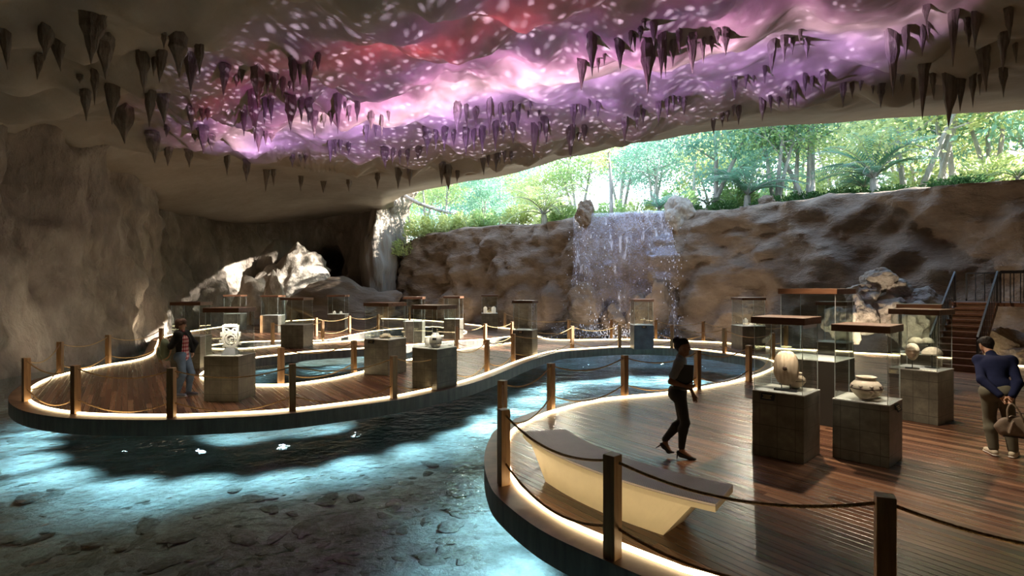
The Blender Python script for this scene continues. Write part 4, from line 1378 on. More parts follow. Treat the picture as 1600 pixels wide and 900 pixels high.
def display_case(label, cx, cy, rz, s, hp, H, plaque=None, light=14.0, tile=None, over=0.03, zoff=0.0):
    t = thing('display_case', label, 'display case', (cx, cy, zoff), rz, 'glass display cases on dark pedestals')
    b = MB()
    b.box((0, 0, (hp - 0.012) / 2), (s, s, hp - 0.012))
    b.build('pedestal', tile or M_TILE, t, bevel=0.008)
    b = MB()
    b.box((0, 0, hp - 0.006), (s + 0.004, s + 0.004, 0.012))
    b.build('display_board', M_TOP, t)
    g = s - 0.05
    hg = H - 0.10 - hp
    for k in range(4):
        b = MB()
        a = k * PI / 2
        M = Matrix.Rotation(a, 3, 'Z')
        b.box(M @ Vector((0, -g / 2, hp + hg / 2)), (g - 0.022, 0.010, hg), M=M)
        b.build('glass_pane', M_GLASS, t)
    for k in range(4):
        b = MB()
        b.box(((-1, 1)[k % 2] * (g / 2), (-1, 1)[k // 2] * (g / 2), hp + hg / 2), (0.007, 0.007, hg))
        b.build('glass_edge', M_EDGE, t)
    b = MB()
    b.box((0, 0, H - 0.05), (s + over, s + over, 0.10))
    b.build('lid', M_LID, t, bevel=0.006)
    if plaque is not None:
        k, off = plaque
        M = Matrix.Rotation(k * PI / 2, 3, 'Z')
        b = MB()
        T = M @ Matrix.Rotation(-0.45, 3, 'X')
        pc = M @ Vector((off, -s / 2 - 0.028, hp - 0.075))
        b.box(pc, (0.19, 0.014, 0.10), M=T)
        b.box(M @ Vector((off, -s / 2 - 0.012, hp - 0.085)), (0.06, 0.03, 0.04), M=M)
        pl = b.build('plaque', M_BLACK, t)
        b = MB()
        for r_ in range(3):
            w_ = (0.13, 0.10, 0.12)[r_]
            b.box(pc + T @ Vector((-0.01, -0.0085, 0.024 - 0.022 * r_)), (w_, 0.003, 0.007), M=T)
        b.build('lettering', M_GOLD, pl)
    if light:
        vd = Matrix.Rotation(-rz, 3, 'Z') @ Vector((-cx, -cy, 0)).normalized() * (s / 2 - 0.07)
        l = lamp('case_lamp', 'SPOT', (vd.x, vd.y, H - 0.12), light, (1.0, 0.88, 0.72), spot_size=math.radians(105), spot_blend=0.6, shadow_soft_size=0.05)
        aim(l, Vector((-vd.x * 0.8, -vd.y * 0.8, -(H - hp - 0.25))))
        l.parent = t
    return t
R_ = math.radians
C_SHIELD = display_case('display case holding the oval carved shield, nearest row left', 4.05, 8.23, R_(-45), 0.71, 0.95, 2.03, (0, -0.12), CASE)
C_BOWL = display_case('lower display case holding the squat painted bowl, front right', 5.13, 8.04, R_(-47), 0.70, 0.855, 1.93, (1, 0.0), CASE)
C_HEAD = display_case('display case holding the carved stone head, right of the bowl case', 7.66, 10.42, R_(-55), 0.77, 0.957, 2.06, (0, -0.3), CASE)
C_TALL = display_case('tallest display case, behind the shield and bowl cases', 5.72, 10.45, R_(-48), 0.98, 1.15, 2.44, None, CASE * 2.2)
C_SKULL = display_case('display case behind the carved head case, holding two shell fragments', 9.45, 12.9, R_(-40), 0.8, 0.95, 2.08, None, CASE)
display_case('distant display case seen through the glass of the tallest case', 9.05, 15.6, R_(-45), 0.75, 0.95, 2.07, None, 6)
C_WHITEBOX = display_case('lone display case with two small white blocks by the right wall', 9.5, 22.4, R_(4), 0.95, 0.95, 2.07, (0, 0), CASE)
display_case('blue grey display case on the walkway below the waterfall', 5.25, 22.55, R_(0), 0.78, 0.97, 2.0, (0, 0), 6, M_TILEB)
C_PLATE = display_case('display case holding the white fretwork plate beside the boy', -6.27, 12.40, R_(-2), 0.76, 0.98, 2.02, None, CASE * 1.6)
display_case('display case behind the boy with the backpack', -9.95, 17.3, R_(6), 0.85, 0.98, 2.02, None, 6)
C_SHELL = display_case('display case holding a small shell fragment, middle of left deck', -3.66, 16.1, R_(-25), 0.85, 1.0, 2.03, (0, -0.15), CASE)
C_JARS = display_case('display case holding two white jars on the left deck', -1.93, 13.88, R_(-31), 0.78, 0.98, 2.03, None, CASE * 1.3)
display_case('empty display case where the left deck meets the walkway', 0.48, 20.3, R_(-18), 0.74, 0.94, 2.0, (0, -0.05), 6)
C_TWO = display_case('distant display case with white blocks left of the waterfall', -1.35, 33.4, R_(3), 0.95, 0.95, 2.04, None, CASE)
display_case('small dark display case on the walkway behind the long pool opening', -8.95, 23.2, R_(-4), 0.95, 0.95, 2.05, None, 6)
C_FAR = display_case('distant display case with tiny white figures on the far sunlit walkway', -10.1, 32.4, R_(2), 1.0, 0.95, 2.05, None, CASE)
display_case('display case seen between the shell case and the jars case', -4.45, 25.4, R_(0), 0.85, 0.95, 2.05, None, 6)
display_case('display case behind the jars case, right of the distant pool opening', -2.85, 27.2, R_(-8), 0.8, 0.95, 2.05, None, 6)
display_case('far display case in front of the left of the white sunlit rocks', -16.3, 32.8, R_(5), 0.95, 0.95, 2.05, None, 6)
display_case('far display case before the slim white rock spire', -13.3, 31.0, R_(0), 0.95, 0.95, 2.05, None, 6)

# ---------------------------------------------------------------- what the cases show
M_CLAY = plain('pale_cream_clay', (0.74, 0.60, 0.46), 0.7, var=0.12, vscale=10, bump=0.2)
M_PALE = plain('chalk_white_ceramic', (0.80, 0.76, 0.70), 0.6, var=0.05)
M_BONE = plain('old_bone', (0.66, 0.56, 0.42), 0.75, var=0.25, vscale=14, bump=0.4)
M_PAINT = plain('dark_brown_paint', (0.07, 0.035, 0.02), 0.7)
M_CARV = wood('pale_carved_wood', (0.40, 0.27, 0.17), (0.60, 0.44, 0.30), (0.74, 0.58, 0.42), rough=0.6, grain=(26, 26, 2))
# shield on its stand
t = thing('carved_shield', 'oval grooved cream shield with a dark centre boss on a black stand', 'shield', (4.00, 8.13, 0.95), R_(-38))
t.scale = (1.17, 1.17, 1.17)
b = MB()
NA, NR = 40, 9
vs = []
for q in range(NR + 1):
    f = q / NR
    for k in range(NA):
        a = 2 * PI * k / NA
        ca, sa = math.cos(a), math.sin(a)
        x = 0.145 * f * (abs(ca) ** 0.85) * (1 if ca > 0 else -1)
        z = 0.215 * f * (abs(sa) ** 0.85) * (1 if sa > 0 else -1)
        groove = 0.008 * math.cos(x * 2 * PI / 0.048) * min(1, f * 1.4)
        rim = 0.012 if 0.8 < f < 0.95 and abs(z) < 0.17 else 0
        vs.append((x, -0.055 * (1 - f * f) - groove - rim, z + 0.285))
fs = []
for q in range(NR):
    for k in range(NA):
        k2 = (k + 1) % NA
        fs.append((q * NA + k, q * NA + k2, (q + 1) * NA + k2, (q + 1) * NA + k))
n0 = len(vs)
vs += [(v[0], v[1] + 0.03, v[2]) for v in vs[NR * NA:]] + [(0, 0.03, 0.285)]
for k in range(NA):
    k2 = (k + 1) % NA
    fs.append((NR * NA + k, NR * NA + k2, n0 + k2, n0 + k))
    fs.append((n0 + k, n0 + k2, n0 + NA))
b.add(vs, fs)
b.build('shield_face', M_CARV, t, smooth=True)
b = MB()
b.lathe([(0.001, 0.0), (0.026, 0.0), (0.026, 0.014), (0.012, 0.02), (0.001, 0.02)], 20)
o = b.build('boss', M_PAINT, t, smooth=True)
o.rotation_euler = (PI / 2, 0, 0)
o.location = (0, -0.055, 0.285)
b = MB()
b.box((0, 0, 0.0125), (0.26, 0.10, 0.025))
for sx_ in (-0.05, 0.05):
    b.tube([(sx_, 0.0, 0.02), (sx_, -0.005, 0.10)], 0.006, 6)
b.build('stand', M_BLACK, t)
# painted bowls
def bowl(label, loc, sc, rz, motif=True, name='clay_bowl', mat=None, group=None):
    t = thing(name, label, 'bowl', loc, rz, group)
    prof = [(0.06, 0.0), (0.085, 0.012), (0.15, 0.07), (0.195, 0.135), (0.205, 0.17), (0.19, 0.215), (0.15, 0.262), (0.118, 0.285), (0.112, 0.30), (0.128, 0.315), (0.132, 0.33), (0.118, 0.33), (0.098, 0.30), (0.15, 0.25), (0.18, 0.17), (0.08, 0.03), (0.002, 0.025)]
    b = MB()
    b.lathe([(r_ * sc, z * sc) for r_, z in prof], 40)
    b.build('bowl_body', mat or M_CLAY, t, smooth=True)
    if motif:
        b = MB()
        b.lathe([(0.2045 * sc, 0.160 * sc), (0.2075 * sc, 0.164 * sc), (0.2075 * sc, 0.170 * sc), (0.2035 * sc, 0.174 * sc)], 40)
        def onb(a, z):
            rr = (lerp_table([(0.17, 0.205), (0.215, 0.19), (0.262, 0.15)], z) + 0.003) * sc
            return Vector((rr * math.cos(a), rr * math.sin(a), z * sc))
        for k in range(9):          # little branching plants painted round the shoulder
            a = k * 2 * PI / 9
            b.tube([onb(a, 0.172), onb(a, 0.19), onb(a, 0.208)], 0.004 * sc, 5)
            for da in (-0.13, 0.13):
                b.tube([onb(a, 0.185), onb(a + da * .6, 0.205), onb(a + da, 0.215)], 0.0035 * sc, 5)
                b.tube([onb(a, 0.178), onb(a + da * .8, 0.186)], 0.0035 * sc, 5)
        b.build('painted_band', M_PAINT, t)
    return t
bowl('squat cream bowl with a painted band of little plants, front right case', (5.07, 7.97, 0.855), 1.0, 0.3)
bowl('plain smaller cream bowl standing in for a glass reflection behind the painted bowl', (5.31, 8.16, 0.855), 0.5, 0.3, False)  # solid bowl modelled in place of a reflection in the glass
bowl('small painted bowl standing in for a glass reflection behind the carved shield', (4.24, 8.34, 0.95), 0.72, 0.8)  # this one too is a pane reflection built as a bowl
# carved head and shell fragments
def sphere_shape(b, c, r_, sq=(1, 1, 1), cutz=None, n=20, mi=0):
    prof = []
    vs, fs = [], []
    for q in range(n + 1):
        a = -PI / 2 + PI * q / n
        for k in range(24):
            t_ = 2 * PI * k / 24
            z = math.sin(a)
            if cutz is not None: z = max(z, cutz)
            vs.append((c[0] + r_ * sq[0] * math.cos(a) * math.cos(t_), c[1] + r_ * sq[1] * math.cos(a) * math.sin(t_), c[2] + r_ * sq[2] * z))
    for q in range(n):
        for k in range(24):
            k2 = (k + 1) % 24
            fs.append((q * 24 + k, q * 24 + k2, (q + 1) * 24 + k2, (q + 1) * 24 + k))
    b.add(vs, fs, mi)
def carved_head(label, loc, rz, sc=1.0):
    t = thing('stone_sculpture', label, 'sculpture', loc, rz)
    b = MB()
    NA, NZ = 36, 26
    vs, fs = [], []
    for j in range(NZ + 1):
        f = j / NZ
        z = -0.15 + 0.30 * f
        s_ = math.sqrt(max(0, 1 - (z / 0.152) ** 2)) ** 0.9
        for k in range(NA):
            a = 2 * PI * k / NA
            rx, ry = 0.108 * s_, 0.128 * s_
            if z < 0: rx *= 1 + z * 1.5
            x, y = rx * math.sin(a), -ry * math.cos(a)
            if math.cos(a) > 0.5:
                nose_ = math.exp(-((x / 0.018) ** 2)) * math.exp(-(((z + 0.025) / 0.035) ** 2)) * 0.035
                brow = math.exp(-(((z - 0.03) / 0.014) ** 2)) * 0.012
                eye = sum(math.exp(-(((x - e) / 0.02) ** 2) - (((z - 0.005) / 0.014) ** 2)) for e in (-0.042, 0.042)) * 0.02
                mouth = math.exp(-((x / 0.035) ** 2)) * (math.exp(-(((z + 0.078) / 0.008) ** 2)) * 0.012 - math.exp(-(((z + 0.068) / 0.008) ** 2)) * 0.01 - math.exp(-(((z + 0.09) / 0.009) ** 2)) * 0.01)
                y += -nose_ - brow + eye + mouth
            vs.append((x * sc, y * sc, (z + 0.30) * sc))
    for j in range(NZ):
        for k in range(NA):
            k2 = (k + 1) % NA
            fs.append((j * NA + k, j * NA + k2, (j + 1) * NA + k2, (j + 1) * NA + k))
    b.add(vs, fs)
    b.build('head', M_BONE, t, smooth=True)
    b = MB()
    b.box((0, 0, 0.008), (0.22, 0.12, 0.016))
    b.tube([(0, 0, 0.01), (0, 0, 0.17)], 0.008, 8)
    b.build('stand', M_BLACK, t)
    return t
carved_head('pale carved stone head on a rod stand, behind the bowl case', (7.42, 10.32, 0.957), R_(-35), 1.05)
def fragment(label, loc, sc, rz):
    t = thing('shell_fragment', label, 'fragment', loc, rz)
    b = MB()
    sphere_shape(b, (0, 0, 0.26 * sc), 0.16 * sc, (1.25, 1, 0.95), 0.05)
    b.build('dome', M_BONE, t, smooth=True)
    b = MB()
    b.lathe([(0.001, 0), (0.12 * sc, 0), (0.12 * sc, 0.012), (0.008, 0.014), (0.008, 0.268 * sc), (0.001, 0.268 * sc)], 16)
    b.build('stand', M_BLACK, t)
fragment('domed bone fragment on a thin rod right of the carved head', (7.86, 10.42, 0.957), 0.95, 0.2)
fragment('domed shell fragment left in the case behind the carved head', (9.28, 12.8, 0.95), 0.9, 0.2)
fragment('domed shell fragment right in the case behind the carved head', (9.66, 12.95, 0.95), 0.85, 0.9)
# fretwork plate
t = thing('fretwork_plate', 'white pierced relief plate with a spiral centre on a grey stand', 'relief plate', (-6.20, 12.28, 0.98), R_(2))
b = MB()
def ring(r0, r1, n=32, y0=-0.025, y1=0.025, cz=0.34, a0=0, a1=2 * PI, cx=0.0, wob=0):
    vs, fs = [], []
    for k in range(n + 1):
        a = a0 + (a1 - a0) * k / n
        s_ = 1 + wob * math.sin(8 * a)
        for r_, y in ((r0, y0), (r1, y0), (r1, y1), (r0, y1)):
            rr = r_ * (s_ if r_ == r1 else 1)
            vs.append((cx + rr * math.cos(a), y, cz + rr * math.sin(a) * 1.0))
    for k in range(n):
        for q in range(4):
            q2 = (q + 1) % 4
            fs.append((k * 4 + q, k * 4 + q2, (k + 1) * 4 + q2, (k + 1) * 4 + q))
    fs += [(3, 2, 1, 0), (n * 4, n * 4 + 1, n * 4 + 2, n * 4 + 3)]
    b.add(vs, fs)
ring(0.085, 0.115)
ring(0.135, 0.195, 48, wob=0.06)
for k in range(10):                 # spokes and the toothed outer rim
    a = k * 2 * PI / 10 + 0.2
    M = Matrix.Rotation(-a, 3, 'Y')
    b.box(Vector((0.125 * math.cos(a), 0, 0.34 + 0.125 * math.sin(a))), (0.05, 0.04, 0.03), M=M)
    if 0.12 < (a % (2 * PI)) < 3.0: continue
    b.box(Vector((0.215 * math.cos(a), 0, 0.34 + 0.215 * math.sin(a))), (0.07, 0.045, 0.055), M=M)
ring(0.020, 0.045, 24, a0=0.3, a1=4.6, cx=0.015)
ring(0.045, 0.062, 24, a0=2.6, a1=6.0, cx=-0.01, cz=0.335)
for sx_ in (-1, 1):                 # upper panel
    b.box((sx_ * 0.155, 0, 0.54), (0.05, 0.05, 0.16))
    b.box((sx_ * 0.195, 0, 0.45), (0.05, 0.05, 0.10))
    ring(0.025, 0.05, 16, cx=sx_ * 0.085, cz=0.545)
b.box((0, 0, 0.632), (0.36, 0.055, 0.045))
b.box((0, 0, 0.50), (0.10, 0.05, 0.09))
for k in range(5): b.box((-0.12 + 0.06 * k, 0, 0.665), (0.03, 0.05, 0.025))
b.build('plate', M_PALE, t, bevel=0.003)
b = MB()
b.add([(-0.15, -0.13, 0), (0.15, -0.13, 0), (0.15, 0.13, 0), (-0.15, 0.13, 0), (-0.11, -0.05, 0.15), (0.11, -0.05, 0.15), (0.11, 0.05, 0.15), (-0.11, 0.05, 0.15)],
      [(3, 2, 1, 0), (4, 5, 6, 7), (0, 1, 5, 4), (1, 2, 6, 5), (2, 3, 7, 6), (3, 0, 4, 7)])
b.build('stand', plain('grey_plinth', (0.22, 0.22, 0.23), 0.6), t)
# jars
def jar(label, loc, sc, window):
    t = thing('white_jar', label, 'jar', loc, 0.4, 'white jars')
    b = MB()
    b.lathe([(r_ * sc, z * sc) for r_, z in [(0.07, 0), (0.10, 0.02), (0.145, 0.12), (0.15, 0.19), (0.125, 0.27), (0.08, 0.315), (0.065, 0.33), (0.075, 0.345), (0.065, 0.345), (0.05, 0.32), (0.002, 0.30)]], 32)
    b.build('jar_body', M_PALE, t, smooth=True)
    if window:
        b = MB()
        M = Matrix.Rotation(-0.42, 3, 'Z')
        b.box(M @ Vector((-0.01, -0.143 * sc, 0.215 * sc)), (0.09 * sc, 0.016, 0.055 * sc), M=M @ Matrix.Rotation(-0.22, 3, 'X'))
        b.build('dark_panel', M_BLACK, t)
        b = MB()
        b.lathe([(r_ * sc, z * sc) for r_, z in [(0.073, -0.0005), (0.104, 0.02), (0.148, 0.118), (0.142, 0.12)]], 32)
        b.build('grey_foot', plain('grey_glaze', (0.30, 0.29, 0.28), 0.5), t, smooth=True)
    return t
jar('larger white jar with a dark square panel', (-1.88, 13.72, 0.98), 1.05, True)
jar('smaller plain white jar left of the panelled jar', (-2.10, 13.98, 0.98), 0.66, False)
boulder('shell_fragment', 'small tan shell fragment in the middle display case', 'fragment', (-3.62, 16.02, 1.07), (0.19, 0.11, 0.085), 211, M_BONE, 0.3, sub=3)
def block(label, loc, size, rz, group=None):
    b = MB()
    b.box((0, 0, size[2] / 2), size)
    b.lathe([(0.001, size[2]), (size[0] * .32, size[2]), (size[0] * .3, size[2] + .05), (0.001, size[2] + .06)], 12)
    o = b.build('white_block', M_PALE, bevel=0.006)
    o.location, o.rotation_euler = loc, (0, 0, rz)
    tag(o, label, 'block', group)
block('taller white block in the lone case by the right wall', (9.35, 22.3, 0.95), (0.14, 0.14, 0.24), 0.1)
block('short white block in the lone case by the right wall', (9.68, 22.4, 0.95), (0.22, 0.16, 0.08), 0.1)
block('left white block in the distant case left of the waterfall', (-1.6, 33.3, 0.95), (0.22, 0.2, 0.34), 0.1)
block('right white block in the distant case left of the waterfall', (-1.1, 33.4, 0.95), (0.26, 0.2, 0.34), 0.1)
block('left tiny white figure in the case on the far sunlit walkway', (-10.3, 32.3, 0.95), (0.14, 0.14, 0.12), 0.1)
block('right tiny white figure in the case on the far sunlit walkway', (-9.95, 32.4, 0.95), (0.16, 0.16, 0.10), 0.4)

# ================================================================== CURVED BENCH
t = thing('curved_bench', 'long curved cream bench with a ribbed seat on the near deck', 'bench', (4.405, 8.70, 0))
M_BENCH = plain('cream_bench_shell', (0.86, 0.79, 0.60), 0.45, var=0.03)
M_RIB = plain('pale_ribbed_seat', (0.78, 0.72, 0.74), 0.5, var=0.04)  # lavender light from the ceiling put partly into the seat colour
A0, A1, NB = R_(192.4), R_(234.6), 36
RO, RI, SH, ST = 4.36, 3.72, 0.45, 0.075
NRIB = 22
b = MB()
for q in range(NRIB):
    r0 = RI + (RO - RI) * (q + 0.12) / NRIB
    r1 = RI + (RO - RI) * (q + 0.88) / NRIB
    vs, fs = [], []
    for k in range(NB + 1):
        a = A0 + (A1 - A0) * k / NB
        for r_, z in ((r0, SH - 0.035), (r1, SH - 0.035), (r1, SH), (r0, SH)):
            vs.append((r_ * math.cos(a), r_ * math.sin(a), z))
    for k in range(NB):
        for c_ in range(4):
            c2 = (c_ + 1) % 4
            fs.append((k * 4 + c_, k * 4 + c2, (k + 1) * 4 + c2, (k + 1) * 4 + c_))
    fs += [(3, 2, 1, 0), (NB * 4, NB * 4 + 1, NB * 4 + 2, NB * 4 + 3)]
    b.add(vs, fs)
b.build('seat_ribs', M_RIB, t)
def arcbox(name, ro_t, ri_t, ro_b, ri_b, at0, at1, ab0, ab1, z0, z1, mat):
    b = MB()
    vs, fs = [], []
    for k in range(NB + 1):
        f = k / NB
        at_, ab_ = at0 + (at1 - at0) * f, ab0 + (ab1 - ab0) * f
        for r_, a, z in ((ri_b, ab_, z0), (ro_b, ab_, z0), (ro_t, at_, z1), (ri_t, at_, z1)):
            vs.append((r_ * math.cos(a), r_ * math.sin(a), z))
    for k in range(NB):
        for c_ in range(4):
            c2 = (c_ + 1) % 4
            fs.append((k * 4 + c_, k * 4 + c2, (k + 1) * 4 + c2, (k + 1) * 4 + c_))
    fs += [(3, 2, 1, 0), (NB * 4, NB * 4 + 1, NB * 4 + 2, NB * 4 + 3)]
    b.add(vs, fs)
    return b.build(name, mat, t)
arcbox('seat_slab', RO, RI, RO, RI, A0, A1, A0, A1, SH - ST, SH - 0.022, M_BENCH)
arcbox('base', RO - 0.01, RI + 0.01, RO - 0.05, RI + 0.12, R_(197.5), R_(231.6), R_(202.5), R_(227.6), 0.0, SH - ST, M_BENCH)

# ================================================================== STAIRS
sd = Vector((0.75, 0.66, 0)).normalized()
sp = Vector((-sd.y, sd.x, 0))
base_r = V3(13.4, 16.0)
NS, RUN, WS = 11, 0.30, 1.15
RISE = 1.97 / NS
t = thing('staircase', 'timber staircase with dark steel railings at the right cave wall', 'staircase', (0, 0, 0))
M_STEEL = plain('dark_steel_railing', (0.05, 0.05, 0.055), 0.35, metal=0.7)
ang = math.atan2(sd.y, sd.x)
for k in range(NS):
    p = base_r + sd * (RUN * (k + 0.5)) + sp * (WS / 2)
    b = MB()
    b.box((p.x, p.y, RISE * (k + 1) - 0.03), (RUN + 0.03, WS, 0.06), rz=ang)
    b.build('tread', M_LID, t)
    b = MB()
    q = p - sd * (RUN / 2 - 0.02)
    b.box((q.x, q.y, RISE * (k + 0.5) - 0.02), (0.03, WS - 0.04, RISE - 0.03), rz=ang)
    b.build('riser', M_RIM, t)
top = base_r + sd * RUN * NS
lc = top + sd * 1.2 + sp * (-0.9)
b = MB()
b.box((lc.x, lc.y, 1.97 - 0.06), (2.4, 4.4, 0.12), rz=ang)
b.build('landing', M_LID, t)
for s_ in (0.04, WS - 0.04):
    b = MB()
    b.bar(base_r + sp * s_ + Vector((0, 0, 0.02)), top + sp * s_ + Vector((0, 0, 1.90)), 0.05, 0.22)
    b.build('stringer', M_RIM, t)
b = MB()
for dx, dy in ((0.15, 1.1), (0.15, -2.9), (2.2, 1.1), (2.2, -2.9)):
    p = top + sd * dx + sp * dy
    b = MB()
    b.box((p.x, p.y, 0.6), (0.09, 0.09, 2.6))
    b.build('support_post', M_STEEL, t)
def rail(a, c, nb, label):
    b = MB()
    up = Vector((0, 0, 1.02))
    b.bar(a + up, c + up, 0.05, 0.05)
    rl = b.build('handrail', M_STEEL, t)
    for k in range(nb + 1):
        p = a.lerp(c, k / nb)
        b = MB()
        w_ = 0.05 if k in (0, nb) else 0.024
        b.box((p.x, p.y, p.z + 0.51), (w_, w_, 1.02), rz=ang)
        b.build('baluster', M_STEEL, rl)
up2 = Vector((0, 0, 1.97))
rail(base_r + sp * 0.02, top + sp * 0.02 + up2, 12, '')
rail(base_r + sp * (WS - 0.02), top + sp * (WS - 0.02) + up2, 12, '')
rail(top + sd * 2.3 + sp * 1.2 + up2, top + sd * 2.3 - sp * 3.0 + up2, 16, '')
rail(top + up2 - sp * 0.05, top - sp * 3.0 + up2, 12, '')
# warm light bar at the foot of the stairs
b = MB()
b.bar(G(1504, 555, 0.02), G(1531, 560, 0.02), 0.08, 0.05)
o = b.build('light_bar', M_LED)
tag(o, 'short glowing light bar beside the foot of the staircase', 'light bar')

# ================================================================== PEOPLE (smooth implicit surfaces, meshed as one skin)
def surface(prims, vox):
    """prims: dicts with a, b (ends), ra, rb (radii), k (blend), optional flat=(axis, factor), op='sub'. Returns verts, quads."""
    lo = np.full(3, 1e9); hi = -lo
    for p in prims:
        if p.get('op') == 'sub': continue
        m = max(p['ra'], p['rb']) * 1.25 + p['k'] + 3 * vox
        lo = np.minimum(lo, np.minimum(p['a'], p['b']) - m)
        hi = np.maximum(hi, np.maximum(p['a'], p['b']) + m)
    N = np.ceil((hi - lo) / vox).astype(int) + 1
    Fd = np.full(N, 0.5, dtype=np.float32)
    for p in prims:
        a, b = np.array(p['a'], float), np.array(p['b'], float)
        mr = max(p['ra'], p['rb']) * 1.3 + p['k'] * 1.5 + 3 * vox
        i0 = np.maximum(np.floor((np.minimum(a, b) - mr - lo) / vox).astype(int), 0)
        i1 = np.minimum(np.ceil((np.maximum(a, b) + mr - lo) / vox).astype(int) + 1, N)
        if (i1 <= i0).any(): continue
        X = [lo[d] + vox * np.arange(i0[d], i1[d]) for d in range(3)]
        P = np.stack(np.meshgrid(*X, indexing='ij'), axis=-1)
        q = P - a
        ab = b - a
        L2 = float(ab @ ab)
        if p.get('flat') is not None:
            ax, fc = p['flat']
            ax = np.array(ax, float); ax /= np.linalg.norm(ax)
            q = q + ((q @ ax)[..., None] * (1 / fc - 1)) * ax
        t = np.clip((q @ ab) / L2, 0, 1) if L2 > 1e-12 else np.zeros(q.shape[:-1])
        d = np.linalg.norm(q - t[..., None] * ab, axis=-1) - (p['ra'] + (p['rb'] - p['ra']) * t)
        if p.get('flat') is not None and p['flat'][1] < 1: d = d * (0.5 + 0.5 * p['flat'][1])
        S = (slice(i0[0], i1[0]), slice(i0[1], i1[1]), slice(i0[2], i1[2]))
        f = Fd[S]
        k = max(p['k'], 1e-4)
        if p.get('op') == 'sub':
            h = np.maximum(k - np.abs(f + d), 0) / k
            Fd[S] = np.maximum(f, -d) + h * h * k * 0.25
        else:
            h = np.maximum(k - np.abs(f - d), 0) / k
            Fd[S] = np.minimum(f, d) - h * h * k * 0.25
    # surface nets
    s = Fd < 0
    c = [N[0] - 1, N[1] - 1, N[2] - 1]
    acc = np.zeros(c + [3], dtype=np.float32)
    cnt = np.zeros(c, dtype=np.float32)
    for ax in range(3):
        o1, o2 = [(1, 2), (0, 2), (0, 1)][ax]
        for u in (0, 1):
            for v in (0, 1):
                s0 = [None] * 3; s1 = [None] * 3
                s0[ax] = slice(0, c[ax]); s1[ax] = slice(1, c[ax] + 1)
                for o_, w_ in ((o1, u), (o2, v)):
                    s0[o_] = slice(w_, c[o_] + w_); s1[o_] = slice(w_, c[o_] + w_)
                f0, f1 = Fd[tuple(s0)], Fd[tuple(s1)]
                cr_ = (f0 < 0) != (f1 < 0)
                tt = np.where(cr_, f0 / np.where(cr_, f0 - f1, 1), 0)
                acc[..., ax] += np.where(cr_, tt, 0)
                acc[..., o1] += np.where(cr_, u, 0)
                acc[..., o2] += np.where(cr_, v, 0)
                cnt += cr_
    act = cnt > 0
    idx = np.full(c, -1, dtype=np.int64)
    idx[act] = np.arange(int(act.sum()))
    ijk = np.argwhere(act)
    V = lo + vox * (ijk + acc[act] / cnt[act][:, None])
    quads = []
    for ax in range(3):
        o1, o2 = [(1, 2), (2, 0), (0, 1)][ax]
        sl0 = [slice(1, c[d]) for d in range(3)]; sl0[ax] = slice(0, c[ax])
        sl1 = list(sl0); sl1[ax] = slice(1, c[ax] + 1)
        a0, a1 = s[tuple(sl0)], s[tuple(sl1)]
        for flip in (0, 1):
            m_ = (a0 & ~a1) if not flip else (~a0 & a1)
            w_ = np.argwhere(m_)
            if not len(w_): continue
            base = w_.copy()
            for d in range(3):
                if d != ax: base[:, d] += 1
            def at_(d1, d2):
                q = base.copy(); q[:, o1] -= d1; q[:, o2] -= d2
                return idx[q[:, 0], q[:, 1], q[:, 2]]
            Q = np.stack([at_(1, 1), at_(0, 1), at_(0, 0), at_(1, 0)], axis=1)
            if flip: Q = Q[:, ::-1]
            quads.append(Q)
    Q = np.concatenate(quads)
    Q = Q[(Q >= 0).all(axis=1)]
    return V, Q
def skin(name, prims, vox, mat, parent):
    V, Q = surface(prims, vox)
    me = bpy.data.meshes.new(name)
    me.from_pydata(V.tolist(), [], Q.tolist())
    me.materials.append(mat)
    me.polygons.foreach_set('use_smooth', [True] * len(me.polygons))
    me.update()
    o = bpy.data.objects.new(name, me)
    C.objects.link(o)
    o.parent = parent
    sm = o.modifiers.new('smooth', 'SMOOTH')
    sm.factor = 0.5
    sm.iterations = 2
    return o
def cap(a, b, ra, rb, k=0.03, flat=None, op=None):
    d = dict(a=np.array(a, float), b=np.array(b, float), ra=ra, rb=rb, k=k)
    if flat is not None: d['flat'] = flat
    if op: d['op'] = op
    return d
def ball(c, r_, k=0.02, flat=None, op=None):
    return cap(c, (c[0], c[1], c[2] + 1e-5), r_, r_, k, flat, op)
U = lambda *v: np.array(v, float)
def unit(v):
    v = np.array(v, float)
    return v / np.linalg.norm(v)
